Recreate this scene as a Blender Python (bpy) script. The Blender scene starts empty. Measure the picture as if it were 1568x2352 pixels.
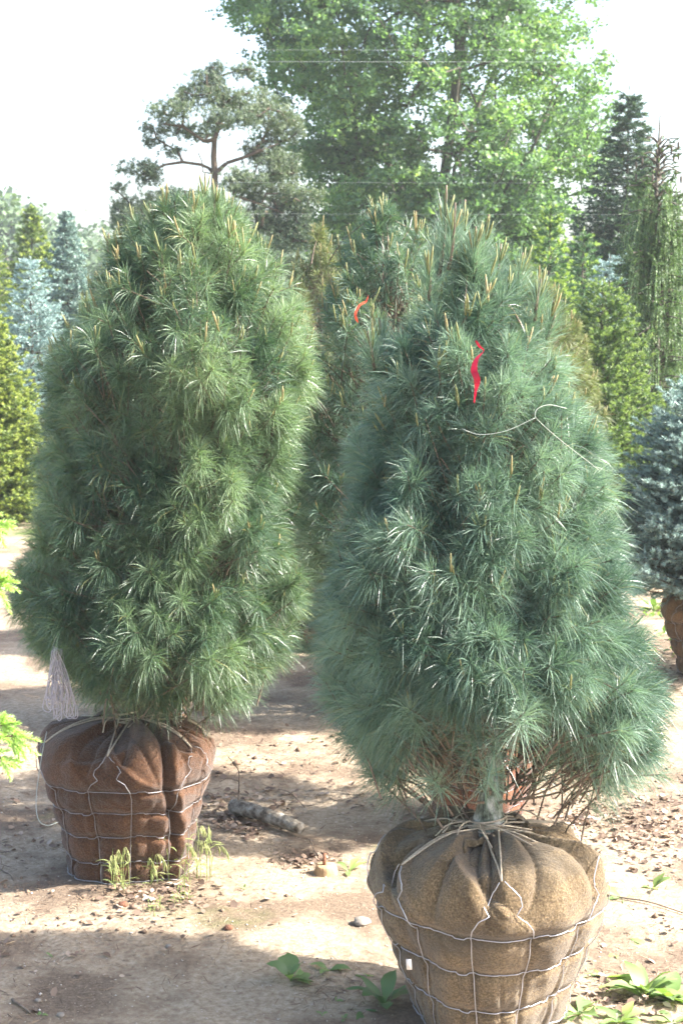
import bpy, math, random
import numpy as np
from mathutils import noise as mnoise, Vector

R = math.radians
# ------------------------------------------------------------------ camera, sky, sun, exposure
scene = bpy.context.scene
col = scene.collection
CAM_H, PITCH, FPX = 2.4, R(7.03), 3700.0        # focal length in pixels of a 1568 x 2352 frame
cam_d = bpy.data.cameras.new('camera'); cam = bpy.data.objects.new('camera', cam_d); col.objects.link(cam)
cam.location = (0, 0, CAM_H); cam.rotation_euler = (R(90) - PITCH, 0, 0)
cam_d.sensor_fit = 'VERTICAL'; cam_d.sensor_height = 36; cam_d.sensor_width = 24
cam_d.lens = 36 * FPX / 2352
cam_d.clip_start = 0.1; cam_d.clip_end = 2000
cam_d.dof.use_dof = True; cam_d.dof.focus_distance = 5.15; cam_d.dof.aperture_fstop = 10.0
scene.camera = cam

SUN_EL, SUN_AZ_BACK = R(41), R(-5)     # sun to the right, level with the trees
sdir = Vector((math.cos(SUN_EL) * math.cos(SUN_AZ_BACK), math.cos(SUN_EL) * math.sin(SUN_AZ_BACK), math.sin(SUN_EL)))
world = bpy.data.worlds.new('World'); scene.world = world; world.use_nodes = True
wn = world.node_tree.nodes; wl = world.node_tree.links
bg = wn['Background']; sky = wn.new('ShaderNodeTexSky'); sky.sky_type = 'NISHITA'; sky.sun_disc = False
sky.sun_elevation = SUN_EL
sky.sun_rotation = math.atan2(sdir.x, sdir.y)
sky.air_density = 1.0; sky.dust_density = 4.0; sky.ozone_density = 1.0; sky.altitude = 200
wl.new(sky.outputs[0], bg.inputs[0]); bg.inputs[1].default_value = 0.14
sun_d = bpy.data.lights.new('sun', 'SUN'); sun = bpy.data.objects.new('sun', sun_d); col.objects.link(sun)
sun_d.energy = 5.0; sun_d.angle = R(0.55); sun_d.color = (1.0, 0.95, 0.87)
sun.rotation_euler = sdir.to_track_quat('Z', 'Y').to_euler()
sun.location = (6, 2, 8)
vs = scene.view_settings
vs.view_transform = 'Standard'; vs.look = 'None'; vs.gamma = 1.0; vs.exposure = 2.0; vs.use_curve_mapping = False
scene.cycles.use_denoising = True; scene.cycles.denoising_prefilter = 'FAST'
scene.cycles.max_bounces = 6; scene.cycles.transparent_max_bounces = 4
scene.cycles.volume_bounces = 1
HAZE = 0.0009

# ------------------------------------------------------------------ helpers
CP, SP = math.cos(PITCH), math.sin(PITCH)
def at(px, py, Y):
    """world point on the ray through a pixel of the 1568 x 2352 frame, at ground distance Y"""
    a = (px - 784) / FPX; b = (1176 - py) / FPX
    d = np.array([a, CP + b * SP, -SP + b * CP])
    d = d * (Y / d[1])
    return np.array([d[0], Y, CAM_H + d[2]])
def ground(px, py):
    a = (px - 784) / FPX; b = (1176 - py) / FPX
    d = np.array([a, CP + b * SP, -SP + b * CP]); d = d * (-CAM_H / d[2])
    return np.array([d[0], d[1], 0.0])
def unit(v):
    v = np.asarray(v, float); return v / np.maximum(np.linalg.norm(v, axis=-1, keepdims=True), 1e-9)

class MB:
    """collects vertices, quads, tris with a per-vertex value; builds one mesh"""
    def __init__(s): s.V = []; s.Q = []; s.T = []; s.A = []; s.n = 0; s.UV = None
    def add(s, V, quads=None, tris=None, a=0.5):
        V = np.asarray(V, float).reshape(-1, 3)
        s.V.append(V)
        s.A.append(np.broadcast_to(np.asarray(a, float), (len(V),)).copy())
        if quads is not None and len(quads): s.Q.append(np.asarray(quads, int).reshape(-1, 4) + s.n)
        if tris is not None and len(tris): s.T.append(np.asarray(tris, int).reshape(-1, 3) + s.n)
        s.n += len(V)
    def mesh(s, name, smooth=False, uv=None):
        V = np.concatenate(s.V); A = np.concatenate(s.A)
        Q = np.concatenate(s.Q) if s.Q else np.zeros((0, 4), int)
        T = np.concatenate(s.T) if s.T else np.zeros((0, 3), int)
        me = bpy.data.meshes.new(name)
        me.vertices.add(len(V)); me.vertices.foreach_set('co', V.astype(np.float32).ravel())
        nl = len(Q) * 4 + len(T) * 3
        me.loops.add(nl); me.loops.foreach_set('vertex_index', np.concatenate([Q.ravel(), T.ravel()]).astype(np.int32))
        me.polygons.add(len(Q) + len(T))
        st = np.concatenate([np.arange(len(Q)) * 4, len(Q) * 4 + np.arange(len(T)) * 3]).astype(np.int32)
        me.polygons.foreach_set('loop_start', st)
        me.polygons.foreach_set('loop_total', np.concatenate([np.full(len(Q), 4), np.full(len(T), 3)]).astype(np.int32))
        at_ = me.attributes.new('rnd', 'FLOAT', 'POINT'); at_.data.foreach_set('value', A.astype(np.float32))
        if smooth: me.polygons.foreach_set('use_smooth', np.ones(len(Q) + len(T), bool))
        me.update(calc_edges=True); me.validate()
        return me
    def build(s, name, mat, parent=None, smooth=False, loc=None):
        o = bpy.data.objects.new(name, s.mesh(name, smooth)); col.objects.link(o)
        o.data.materials.append(mat)
        if parent is not None: o.parent = parent
        return o
def tag(o, label=None, cat=None, group=None, kind=None):
    if label: o['label'] = label
    if cat: o['category'] = cat
    if group: o['group'] = group
    if kind: o['kind'] = kind
    return o
def empty(name, loc, label, cat, group=None):
    o = bpy.data.objects.new(name, None); col.objects.link(o); o.location = loc; o.empty_display_size = 0.1
    return tag(o, label, cat, group)
def shift(mb, loc):
    loc = np.asarray(loc, float)
    mb.V = [v - loc for v in mb.V]; return mb
def recenter(o):
    """move the origin of a one-mesh thing to its base"""
    n = len(o.data.vertices); c = np.empty(n * 3, np.float32); o.data.vertices.foreach_get('co', c); c = c.reshape(-1, 3)
    m = np.array([c[:, 0].mean(), c[:, 1].mean(), c[:, 2].min()]); o.data.vertices.foreach_set('co', (c - m).ravel()); o.data.update()
    o.location = m; return o

def tube(mb, pts, rad, k=6, a=0.5, cap=True, seed=0, rough=0.0):
    pts = np.asarray(pts, float); n = len(pts); rad = np.broadcast_to(np.asarray(rad, float), (n,))
    t = unit(np.gradient(pts, axis=0)); ref = np.array([0.31, 0.17, 0.93]) if abs(t[:, 2]).mean() < .8 else np.array([0.9, 0.3, 0.1])
    u = unit(np.cross(t, ref)); v = np.cross(t, u)
    th = np.arange(k) / k * 2 * math.pi
    rr = rad[:, None] * np.ones((1, k))
    if rough:
        rg = np.random.default_rng(seed); rr = rr * (1 + rough * rg.uniform(-1, 1, (n, k)))
    V = pts[:, None] + rr[..., None] * (np.cos(th)[None, :, None] * u[:, None] + np.sin(th)[None, :, None] * v[:, None])
    i = np.arange(n - 1)[:, None] * k; j = np.arange(k)[None]; j2 = (j + 1) % k
    q = np.stack([i + j, i + j2, i + k + j2, i + k + j], -1).reshape(-1, 4)
    tr = None
    V = V.reshape(-1, 3)
    if cap:
        V = np.vstack([V, pts[0], pts[-1]]); b, e = n * k, n * k + 1
        jj = np.arange(k); j3 = (jj + 1) % k
        tr = np.vstack([np.stack([jj * 0 + b, j3, jj], -1), np.stack([jj * 0 + e, (n - 1) * k + jj, (n - 1) * k + j3], -1)])
    mb.add(V, q, tr, a)
def curve(pts, n=10):
    """Catmull-Rom through points"""
    P = np.asarray(pts, float); P = np.vstack([2 * P[0] - P[1], P, 2 * P[-1] - P[-2]])
    out = []
    for i in range(1, len(P) - 2):
        t = np.linspace(0, 1, n, endpoint=False)[:, None]
        p0, p1, p2, p3 = P[i - 1:i + 3]
        out.append(.5 * (2 * p1 + (p2 - p0) * t + (2 * p0 - 5 * p1 + 4 * p2 - p3) * t ** 2 + (3 * p1 - p0 - 3 * p2 + p3) * t ** 3))
    out.append(P[-2][None]); return np.vstack(out)
def vnoise(x, y, seed=0.0, scale=1.0):
    """smooth pseudo noise of two arrays, about -1..1"""
    rg = np.random.default_rng(int(seed * 7 + 3)); s = 0
    for k in range(7):
        f = scale * rg.uniform(.5, 1.6); an = rg.uniform(0, 6.28); ph = rg.uniform(0, 6.28)
        s = s + np.sin(f * (x * math.cos(an) + y * math.sin(an)) + ph)
    return s / 3.2

def v3(x, y, z, seed=0):
    rg = np.random.default_rng(int(seed * 13 + 5)); s = 0
    for k in range(9):
        d = rg.normal(size=3); d = d / np.linalg.norm(d) * rg.uniform(.7, 1.6); s = s + np.sin(d[0] * x + d[1] * y + d[2] * z + rg.uniform(0, 6.28))
    return s / 3.4

# ------------------------------------------------------------------ materials
def new_mat(name):
    m = bpy.data.materials.new(name); m.use_nodes = True
    nt = m.node_tree; return m, nt.nodes, nt.links, nt.nodes['Principled BSDF']
def ramp(n, l, src, stops):
    r = n.new('ShaderNodeValToRGB'); e = r.color_ramp.elements
    while len(e) < len(stops): e.new(.5)
    for el, (p, c) in zip(e, stops): el.position = p; el.color = (*c, 1)
    l.new(src, r.inputs[0]); return r
def foliage_mat(name, c0, c1, tip=None, rough=.4, trans=.25, spec=.5, tcol=None):
    m, n, l, p = new_mat(name)
    a = n.new('ShaderNodeAttribute'); a.attribute_name = 'rnd'
    st = [(0, c0), (.72, c1)] + ([(.86, tip), (1, tip)] if tip else [(1, c1)])
    r = ramp(n, l, a.outputs['Fac'], st)
    l.new(r.outputs[0], p.inputs['Base Color']); p.inputs['Roughness'].default_value = rough
    p.inputs['Specular IOR Level'].default_value = spec
    t = n.new('ShaderNodeBsdfTranslucent'); mx = n.new('ShaderNodeMixShader'); mx.inputs[0].default_value = trans
    g = n.new('ShaderNodeMix'); g.data_type = 'RGBA'; g.blend_type = 'MULTIPLY'; g.inputs[0].default_value = 1
    l.new(r.outputs[0], g.inputs[6]); g.inputs[7].default_value = (*(tcol or (1.5, 1.7, .6)), 1)
    l.new(g.outputs[2], t.inputs[0])
    l.new(p.outputs[0], mx.inputs[1]); l.new(t.outputs[0], mx.inputs[2])
    l.new(mx.outputs[0], n['Material Output'].inputs[0]); return m
def noisy_mat(name, stops, scale=8, detail=6, rough=.85, bump=.3, bdist=.01, stretch=(1, 1, 1), spec=.3, metallic=0, bscale=None):
    m, n, l, p = new_mat(name)
    tc = n.new('ShaderNodeTexCoord'); mp = n.new('ShaderNodeMapping'); mp.inputs['Scale'].default_value = stretch
    l.new(tc.outputs['Object'], mp.inputs[0])
    nz = n.new('ShaderNodeTexNoise'); nz.inputs['Scale'].default_value = scale; nz.inputs['Detail'].default_value = detail
    nz.inputs['Roughness'].default_value = .65
    l.new(mp.outputs[0], nz.inputs[0]); r = ramp(n, l, nz.outputs[0], stops)
    l.new(r.outputs[0], p.inputs['Base Color']); p.inputs['Roughness'].default_value = rough
    p.inputs['Specular IOR Level'].default_value = spec; p.inputs['Metallic'].default_value = metallic
    if bump:
        n2 = n.new('ShaderNodeTexNoise'); n2.inputs['Scale'].default_value = bscale or scale * 3; n2.inputs['Detail'].default_value = 5
        l.new(mp.outputs[0], n2.inputs[0])
        b = n.new('ShaderNodeBump'); b.inputs['Strength'].default_value = bump; b.inputs['Distance'].default_value = bdist
        l.new(n2.outputs[0], b.inputs['Height']); l.new(b.outputs[0], p.inputs['Normal'])
    return m

M = {}
M['pine_blue'] = foliage_mat('blue_green_pine_needles', (.055, .110, .085), (.235, .345, .260), (.30, .30, .14), rough=.33, trans=.25, spec=.7, tcol=(1.25, 1.4, .85))
M['pine_green'] = foliage_mat('green_pine_needles', (.045, .095, .065), (.225, .315, .190), (.32, .30, .12), rough=.33, trans=.25, spec=.7, tcol=(1.3, 1.5, .75))
M['pine_back'] = foliage_mat('back_pine_needles', (.07, .13, .10), (.24, .33, .25), (.30, .24, .13), rough=.45, trans=.2)  # plain blue green needle colour for pines standing behind
M['pine_olive'] = foliage_mat('olive_pine_needles', (.08, .11, .055), (.20, .23, .11), (.34, .28, .14), rough=.45, trans=.2)
M['candle'] = foliage_mat('pine_candles', (.17, .20, .08), (.27, .26, .12), (.32, .26, .13), rough=.6, trans=.15, spec=.3)
M['scots'] = foliage_mat('scots_pine_needles', (.055, .09, .06), (.175, .225, .14), (.26, .24, .14), rough=.5, trans=.15)
M['blue_spruce'] = foliage_mat('blue_spruce_needles', (.15, .23, .23), (.36, .48, .47), (.42, .55, .52), rough=.5, trans=.12, tcol=(1, 1.2, 1))
M['blue_spruce_dark'] = foliage_mat('slate_blue_spruce_needles', (.11, .17, .155), (.29, .40, .36), (.38, .50, .46), rough=.5, trans=.12, tcol=(1, 1.2, 1))
M['gold_spruce'] = foliage_mat('yellow_green_spruce_needles', (.06, .10, .03), (.16, .22, .07), (.33, .38, .11), rough=.5, trans=.25)
M['yew_spruce'] = foliage_mat('olive_spruce_needles', (.045, .085, .04), (.115, .185, .075), (.23, .31, .11), rough=.5, trans=.25)
M['dark_spruce'] = foliage_mat('dark_spruce_needles', (.018, .045, .028), (.055, .11, .065), (.11, .17, .09), rough=.5, trans=.12)
M['bright_spruce'] = foliage_mat('bright_tipped_spruce_needles', (.05, .11, .06), (.11, .20, .10), (.32, .42, .12), rough=.5, trans=.25)
M['weeping'] = foliage_mat('weeping_spruce_needles', (.08, .13, .065), (.15, .24, .11), (.23, .32, .14), rough=.5, trans=.2)
M['sprig'] = foliage_mat('new_spruce_growth', (.24, .36, .12), (.38, .52, .18), (.44, .58, .24), rough=.5, trans=.3)
M['maple'] = foliage_mat('broadleaf_foliage', (.085, .15, .10), (.185, .29, .15), (.32, .42, .18), rough=.45, trans=.45, tcol=(1.3, 1.5, .6))
M['far'] = foliage_mat('woodland_foliage', (.05, .09, .055), (.11, .17, .09), (.14, .20, .09), rough=.7, trans=.2)
M['weed'] = foliage_mat('weed_leaves', (.09, .16, .07), (.20, .29, .11), (.34, .42, .15), rough=.5, trans=.3)
M['grass'] = foliage_mat('pale_grass', (.18, .24, .08), (.32, .36, .16), (.42, .42, .22), rough=.6, trans=.35)
M['bark'] = noisy_mat('grey_brown_bark', [(.35, (.055, .048, .04)), (.6, (.13, .115, .09))], scale=12, bump=.6, stretch=(1, 1, .35))
M['twigbark'] = noisy_mat('brown_branch_bark', [(.35, (.10, .075, .055)), (.65, (.24, .185, .14))], scale=30, bump=.4)
M['lichen'] = noisy_mat('lichened_grey_bark', [(.36, (.05, .05, .04)), (.46, (.15, .17, .13)), (.55, (.30, .32, .28)), (.64, (.52, .52, .48))], scale=34, detail=8, bump=1, bdist=.012, stretch=(1, 1, .5), bscale=45)
M['scotsbark'] = noisy_mat('orange_brown_bark', [(.35, (.07, .055, .045)), (.65, (.15, .11, .08))], scale=6, bump=.5)
M['wire'] = noisy_mat('galvanised_wire', [(.3, (.40, .41, .45)), (.7, (.62, .63, .68))], scale=40, rough=.38, bump=0, metallic=.7, spec=.5)
M['bright_wire'] = noisy_mat('aluminium_cable', [(.3, (.36, .40, .40)), (.7, (.46, .48, .48))], scale=4, rough=.5, bump=0)
M['rustwire'] = noisy_mat('dull_wire', [(.3, (.20, .18, .18)), (.7, (.42, .42, .44))], scale=25, rough=.5, bump=0, metallic=.5)
M['twine'] = noisy_mat('sisal_twine', [(.3, (.36, .29, .21)), (.7, (.62, .54, .42))], scale=120, rough=.9, bump=.3)
M['poly_twine'] = noisy_mat('pale_poly_twine', [(.3, (.42, .39, .42)), (.7, (.60, .56, .58))], scale=60, rough=.45, bump=0)
M['cord'] = noisy_mat('white_cord', [(.3, (.30, .34, .30)), (.7, (.48, .50, .46))], scale=60, rough=.5, bump=0)
M['log'] = noisy_mat('weathered_log_bark', [(.38, (.10, .08, .06)), (.5, (.24, .21, .17)), (.62, (.40, .38, .33))], scale=22, bump=.9, bdist=.01)
M['wood'] = noisy_mat('cut_wood', [(.3, (.28, .18, .10)), (.7, (.46, .32, .18))], scale=30, bump=.4, stretch=(1, 1, .2))
M['cone'] = noisy_mat('pine_cone_scales', [(.3, (.10, .045, .03)), (.7, (.26, .12, .07))], scale=60, bump=.6)
M['stone'] = noisy_mat('field_stone', [(.3, (.16, .14, .12)), (.7, (.34, .30, .26))], scale=20, bump=.4)
M['litter'] = foliage_mat('dead_leaves', (.10, .065, .045), (.27, .19, .14), (.42, .34, .27), rough=.8, trans=.1, tcol=(1, .8, .6))
M['debris'] = foliage_mat('dry_needles_and_twigs', (.10, .065, .045), (.26, .18, .12), (.40, .30, .20), rough=.9, trans=0)
M['pebbles'] = foliage_mat('sandy_pebbles', (.22, .17, .13), (.46, .38, .30), (.55, .50, .45), rough=.9, trans=0)
M['tagwhite'] = noisy_mat('white_plastic_tag', [(.3, (.68, .62, .56)), (.7, (.8, .76, .72))], scale=10, bump=0, rough=.5)
def ribbon_mat(name, c):
    m, n, l, p = new_mat(name); p.inputs['Base Color'].default_value = (*c, 1); p.inputs['Roughness'].default_value = .35
    t = n.new('ShaderNodeBsdfTranslucent'); t.inputs[0].default_value = (*c, 1); mx = n.new('ShaderNodeMixShader'); mx.inputs[0].default_value = .35
    l.new(p.outputs[0], mx.inputs[1]); l.new(t.outputs[0], mx.inputs[2]); l.new(mx.outputs[0], n['Material Output'].inputs[0]); return m
M['ribbon_red'] = ribbon_mat('red_ribbon', (.36, .008, .03)); M['ribbon_orange'] = ribbon_mat('orange_ribbon', (.75, .09, .04))

def burlap_mat(name, dark, mid, light, stain):
    """UV: u = metres round the ball, v = metres up it"""
    m, n, l, p = new_mat(name)
    uv = n.new('ShaderNodeUVMap'); uv.uv_map = 'cloth'
    tc = n.new('ShaderNodeTexCoord')
    def nz(scale, st, src, det=5):
        mp = n.new('ShaderNodeMapping'); mp.inputs['Scale'].default_value = st; l.new(src, mp.inputs[0])
        t = n.new('ShaderNodeTexNoise'); t.inputs['Scale'].default_value = scale; t.inputs['Detail'].default_value = det
        t.inputs['Roughness'].default_value = .6; l.new(mp.outputs[0], t.inputs[0]); return t.outputs[0]
    big = nz(5, (1, 1, 1), tc.outputs['Object'])
    h = nz(1, (70, 700, 1), uv.outputs[0], 2); v = nz(1, (700, 70, 1), uv.outputs[0], 2)
    add = n.new('ShaderNodeMath'); add.operation = 'ADD'; l.new(h, add.inputs[0]); l.new(v, add.inputs[1])
    sc = n.new('ShaderNodeMath'); sc.operation = 'MULTIPLY'; sc.inputs[1].default_value = .5; l.new(add.outputs[0], sc.inputs[0])
    grain = nz(150, (1, 1, 1), tc.outputs['Object'], 3)
    ad2 = n.new('ShaderNodeMath'); ad2.operation = 'MULTIPLY_ADD'; l.new(grain, ad2.inputs[0]); ad2.inputs[1].default_value = .9; ad2.inputs[2].default_value = -.45
    ad3 = n.new('ShaderNodeMath'); ad3.operation = 'ADD'; l.new(ad2.outputs[0], ad3.inputs[0]); l.new(sc.outputs[0], ad3.inputs[1]); sc = ad3
    mixv = n.new('ShaderNodeMix'); mixv.inputs[0].default_value = .6; l.new(big, mixv.inputs[2]); l.new(sc.outputs[0], mixv.inputs[3])
    r = ramp(n, l, mixv.outputs[0], [(.34, dark), (.5, mid), (.66, light)])
    st = nz(3.2, (1, 1, 1.6), tc.outputs['Object'], 6)
    rs = ramp(n, l, st, [(.50, (0, 0, 0)), (.66, (.75, .75, .75))])
    mx = n.new('ShaderNodeMix'); mx.data_type = 'RGBA'; l.new(rs.outputs[0], mx.inputs[0]); l.new(r.outputs[0], mx.inputs[6]); mx.inputs[7].default_value = (*stain, 1)
    l.new(mx.outputs[2], p.inputs['Base Color']); p.inputs['Roughness'].default_value = .92
    p.inputs['Specular IOR Level'].default_value = .15
    p.inputs['Sheen Weight'].default_value = .25; p.inputs['Sheen Roughness'].default_value = .5
    b = n.new('ShaderNodeBump'); b.inputs['Strength'].default_value = 1; b.inputs['Distance'].default_value = .004
    l.new(sc.outputs[0], b.inputs['Height'])
    wr = nz(16, (1, 1, 1), tc.outputs['Object'], 6)
    b2 = n.new('ShaderNodeBump'); b2.inputs['Strength'].default_value = .6; b2.inputs['Distance'].default_value = .02
    l.new(wr, b2.inputs['Height']); l.new(b.outputs[0], b2.inputs['Normal']); l.new(b2.outputs[0], p.inputs['Normal'])
    return m
M['burlap'] = burlap_mat('tan_burlap', (.055, .038, .02), (.145, .100, .053), (.30, .22, .122), (.09, .072, .05))
M['burlap_dark'] = burlap_mat('dark_brown_burlap', (.034, .016, .009), (.095, .044, .021), (.175, .088, .044), (.06, .036, .022))
M['burlap_rust'] = burlap_mat('rust_brown_burlap', (.05, .018, .009), (.13, .044, .018), (.24, .09, .04), (.16, .08, .045))
M['burlap_plain'] = burlap_mat('brown_burlap', (.10, .06, .035), (.21, .125, .065), (.33, .21, .11), (.13, .09, .06))

# ------------------------------------------------------------------ ground
def gh(x, y):
    x = np.asarray(x, float); y = np.asarray(y, float)
    near = np.clip((16 - y) / 6, 0, 1)
    h = near * (.012 * vnoise(x, y, 1, 2.2) + .006 * vnoise(x, y, 2, 7) + .003 * vnoise(x, y, 3, 19) + .0015 * vnoise(x, y, 4, 45))
    return h
def build_ground():
    def axis(lo, hi, a, b, step, grow):
        mid = list(np.arange(a, b, step)); s = step; x = b; up = []
        while x < hi: up.append(x); s *= grow; x += s
        up.append(hi); s = step; x = a - step; dn = []
        while x > lo: dn.append(x); s *= grow; x -= s
        dn.append(lo); return np.array(dn[::-1] + mid + up)
    X = axis(-700, 700, -2.2, 2.6, .02, 1.07); Y = axis(-60, 1200, 4.3, 9.5, .02, 1.06)
    gx, gy = np.meshgrid(X, Y); z = gh(gx, gy)
    z = z - .02 * 0
    V = np.stack([gx, gy, z], -1).reshape(-1, 3); nx, ny = len(X), len(Y)
    i = np.arange(ny - 1)[:, None] * nx; j = np.arange(nx - 1)[None]
    q = np.stack([i + j, i + j + 1, i + nx + j + 1, i + nx + j], -1).reshape(-1, 4)
    mb = MB(); mb.add(V, q)
    m, n, l, p = new_mat('sandy_ground')
    tc = n.new('ShaderNodeTexCoord')
    def nz(scale, det=6, rough=.6):
        t = n.new('ShaderNodeTexNoise'); t.inputs['Scale'].default_value = scale; t.inputs['Detail'].default_value = det
        t.inputs['Roughness'].default_value = rough; l.new(tc.outputs['Object'], t.inputs[0]); return t.outputs[0]
    fine = ramp(n, l, nz(38, 8, .75), [(.30, (.20, .145, .10)), (.48, (.355, .28, .20)), (.62, (.45, .375, .285)), (.75, (.54, .47, .39))])
    dirt = ramp(n, l, nz(60, 6, .8), [(.3, (.10, .07, .05)), (.55, (.205, .152, .11)), (.75, (.36, .295, .22))])
    k = ramp(n, l, nz(1.5, 7, .62), [(.45, (0, 0, 0)), (.58, (.95, .95, .95))])
    mx = n.new('ShaderNodeMix'); mx.data_type = 'RGBA'; l.new(k.outputs[0], mx.inputs[0]); l.new(fine.outputs[0], mx.inputs[6]); l.new(dirt.outputs[0], mx.inputs[7])
    # grass away from the nursery floor
    sx = n.new('ShaderNodeSeparateXYZ'); l.new(tc.outputs['Object'], sx.inputs[0])
    mr = n.new('ShaderNodeMapRange'); mr.inputs[1].default_value = 15; mr.inputs[2].default_value = 32; l.new(sx.outputs[1], mr.inputs[0])
    gm = n.new('ShaderNodeMath'); gm.operation = 'ADD'; l.new(mr.outputs[0], gm.inputs[0]); l.new(nz(1.1, 6), gm.inputs[1])
    gk = ramp(n, l, gm.outputs[0], [(.62, (0, 0, 0)), (.80, (1, 1, 1))])
    gr = ramp(n, l, nz(9, 8, .7), [(.3, (.04, .07, .02)), (.7, (.13, .18, .05))])
    m2 = n.new('ShaderNodeMix'); m2.data_type = 'RGBA'; l.new(gk.outputs[0], m2.inputs[0]); l.new(mx.outputs[2], m2.inputs[6]); l.new(gr.outputs[0], m2.inputs[7])
    l.new(m2.outputs[2], p.inputs['Base Color']); p.inputs['Roughness'].default_value = .95; p.inputs['Specular IOR Level'].default_value = .15
    b = n.new('ShaderNodeBump'); b.inputs['Strength'].default_value = .8; b.inputs['Distance'].default_value = .012; l.new(nz(55, 8, .8), b.inputs['Height'])
    b2 = n.new('ShaderNodeBump'); b2.inputs['Strength'].default_value = .5; b2.inputs['Distance'].default_value = .03; l.new(nz(9, 5), b2.inputs['Height'])
    l.new(b.outputs[0], b2.inputs['Normal']); l.new(b2.outputs[0], p.inputs['Normal'])
    o = mb.build('ground', m, smooth=True); tag(o, 'sandy nursery ground with dirt patches and dry grass beyond', None, None, 'structure')
build_ground()

# ------------------------------------------------------------------ needles and tufts
def frames(D):
    ref = np.where(np.abs(D[..., 2:3]) < .9, np.array([0, 0, 1.]), np.array([1., 0, 0]))
    U = unit(np.cross(D, ref)); return U, np.cross(D, U)
def tufts(mb, P, D, L, n, nl, w, rg, droop=.25, a_back=85, a_tip=28, tint=None):
    """P tips, D directions, L leafy length; n two-piece needles per tuft"""
    T = len(P); D = unit(D); U, V = frames(D); L = np.broadcast_to(L, (T,)); nl = np.broadcast_to(nl, (T,))
    s = rg.uniform(0, 1, (T, n)) ** .75; ph = rg.uniform(0, 2 * math.pi, (T, n))
    al = np.radians(a_back + (a_tip - a_back) * s + rg.normal(0, 9, (T, n)))
    d = D[:, None] * np.cos(al)[..., None] + (U[:, None] * np.cos(ph)[..., None] + V[:, None] * np.sin(ph)[..., None]) * np.sin(al)[..., None]
    base = P[:, None] - D[:, None] * (L[:, None] * (1 - s))[..., None]
    ln = nl[:, None] * rg.uniform(.75, 1.12, (T, n))
    dr = np.zeros((T, n, 3)); dr[..., 2] = -droop * ln * (rg.uniform(.5, 1.4, (T, n))) * np.clip(1 - d[..., 2] * .6, .2, 1.4)
    mid = base + d * (ln * .55)[..., None] + dr * .28; tip = base + d * ln[..., None] + dr
    side = unit(np.cross(d, rg.normal(size=(T, n, 3)))) * (w / 2)
    Vt = np.stack([base - side * .8, base + side * .8, mid - side, mid + side, tip], 2).reshape(-1, 3)
    k = np.arange(T * n)[:, None] * 5
    if tint is None: tint = rg.uniform(.1, .7, T)
    a = np.clip(tint[:, None] + rg.normal(0, .12, (T, n)), 0, .74)
    a = np.where(rg.uniform(size=(T, n)) < .012, .95, a)
    mb.add(Vt, k + np.array([0, 1, 3, 2]), k + np.array([2, 3, 4]), np.repeat(a.ravel(), 5))
def candle(mb, P, D, ln, r, rg):
    for p, d, L, rr in zip(P, unit(D), ln, r):
        n = 5; t = np.linspace(0, 1, n)[:, None]; pts = p + d * L * t
        rad = rr * np.array([.8, 1.05, .95, 1.0, .35]) * rg.uniform(.85, 1.15, n)
        tube(mb, pts, rad, 5, rg.uniform(.1, 1))

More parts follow.
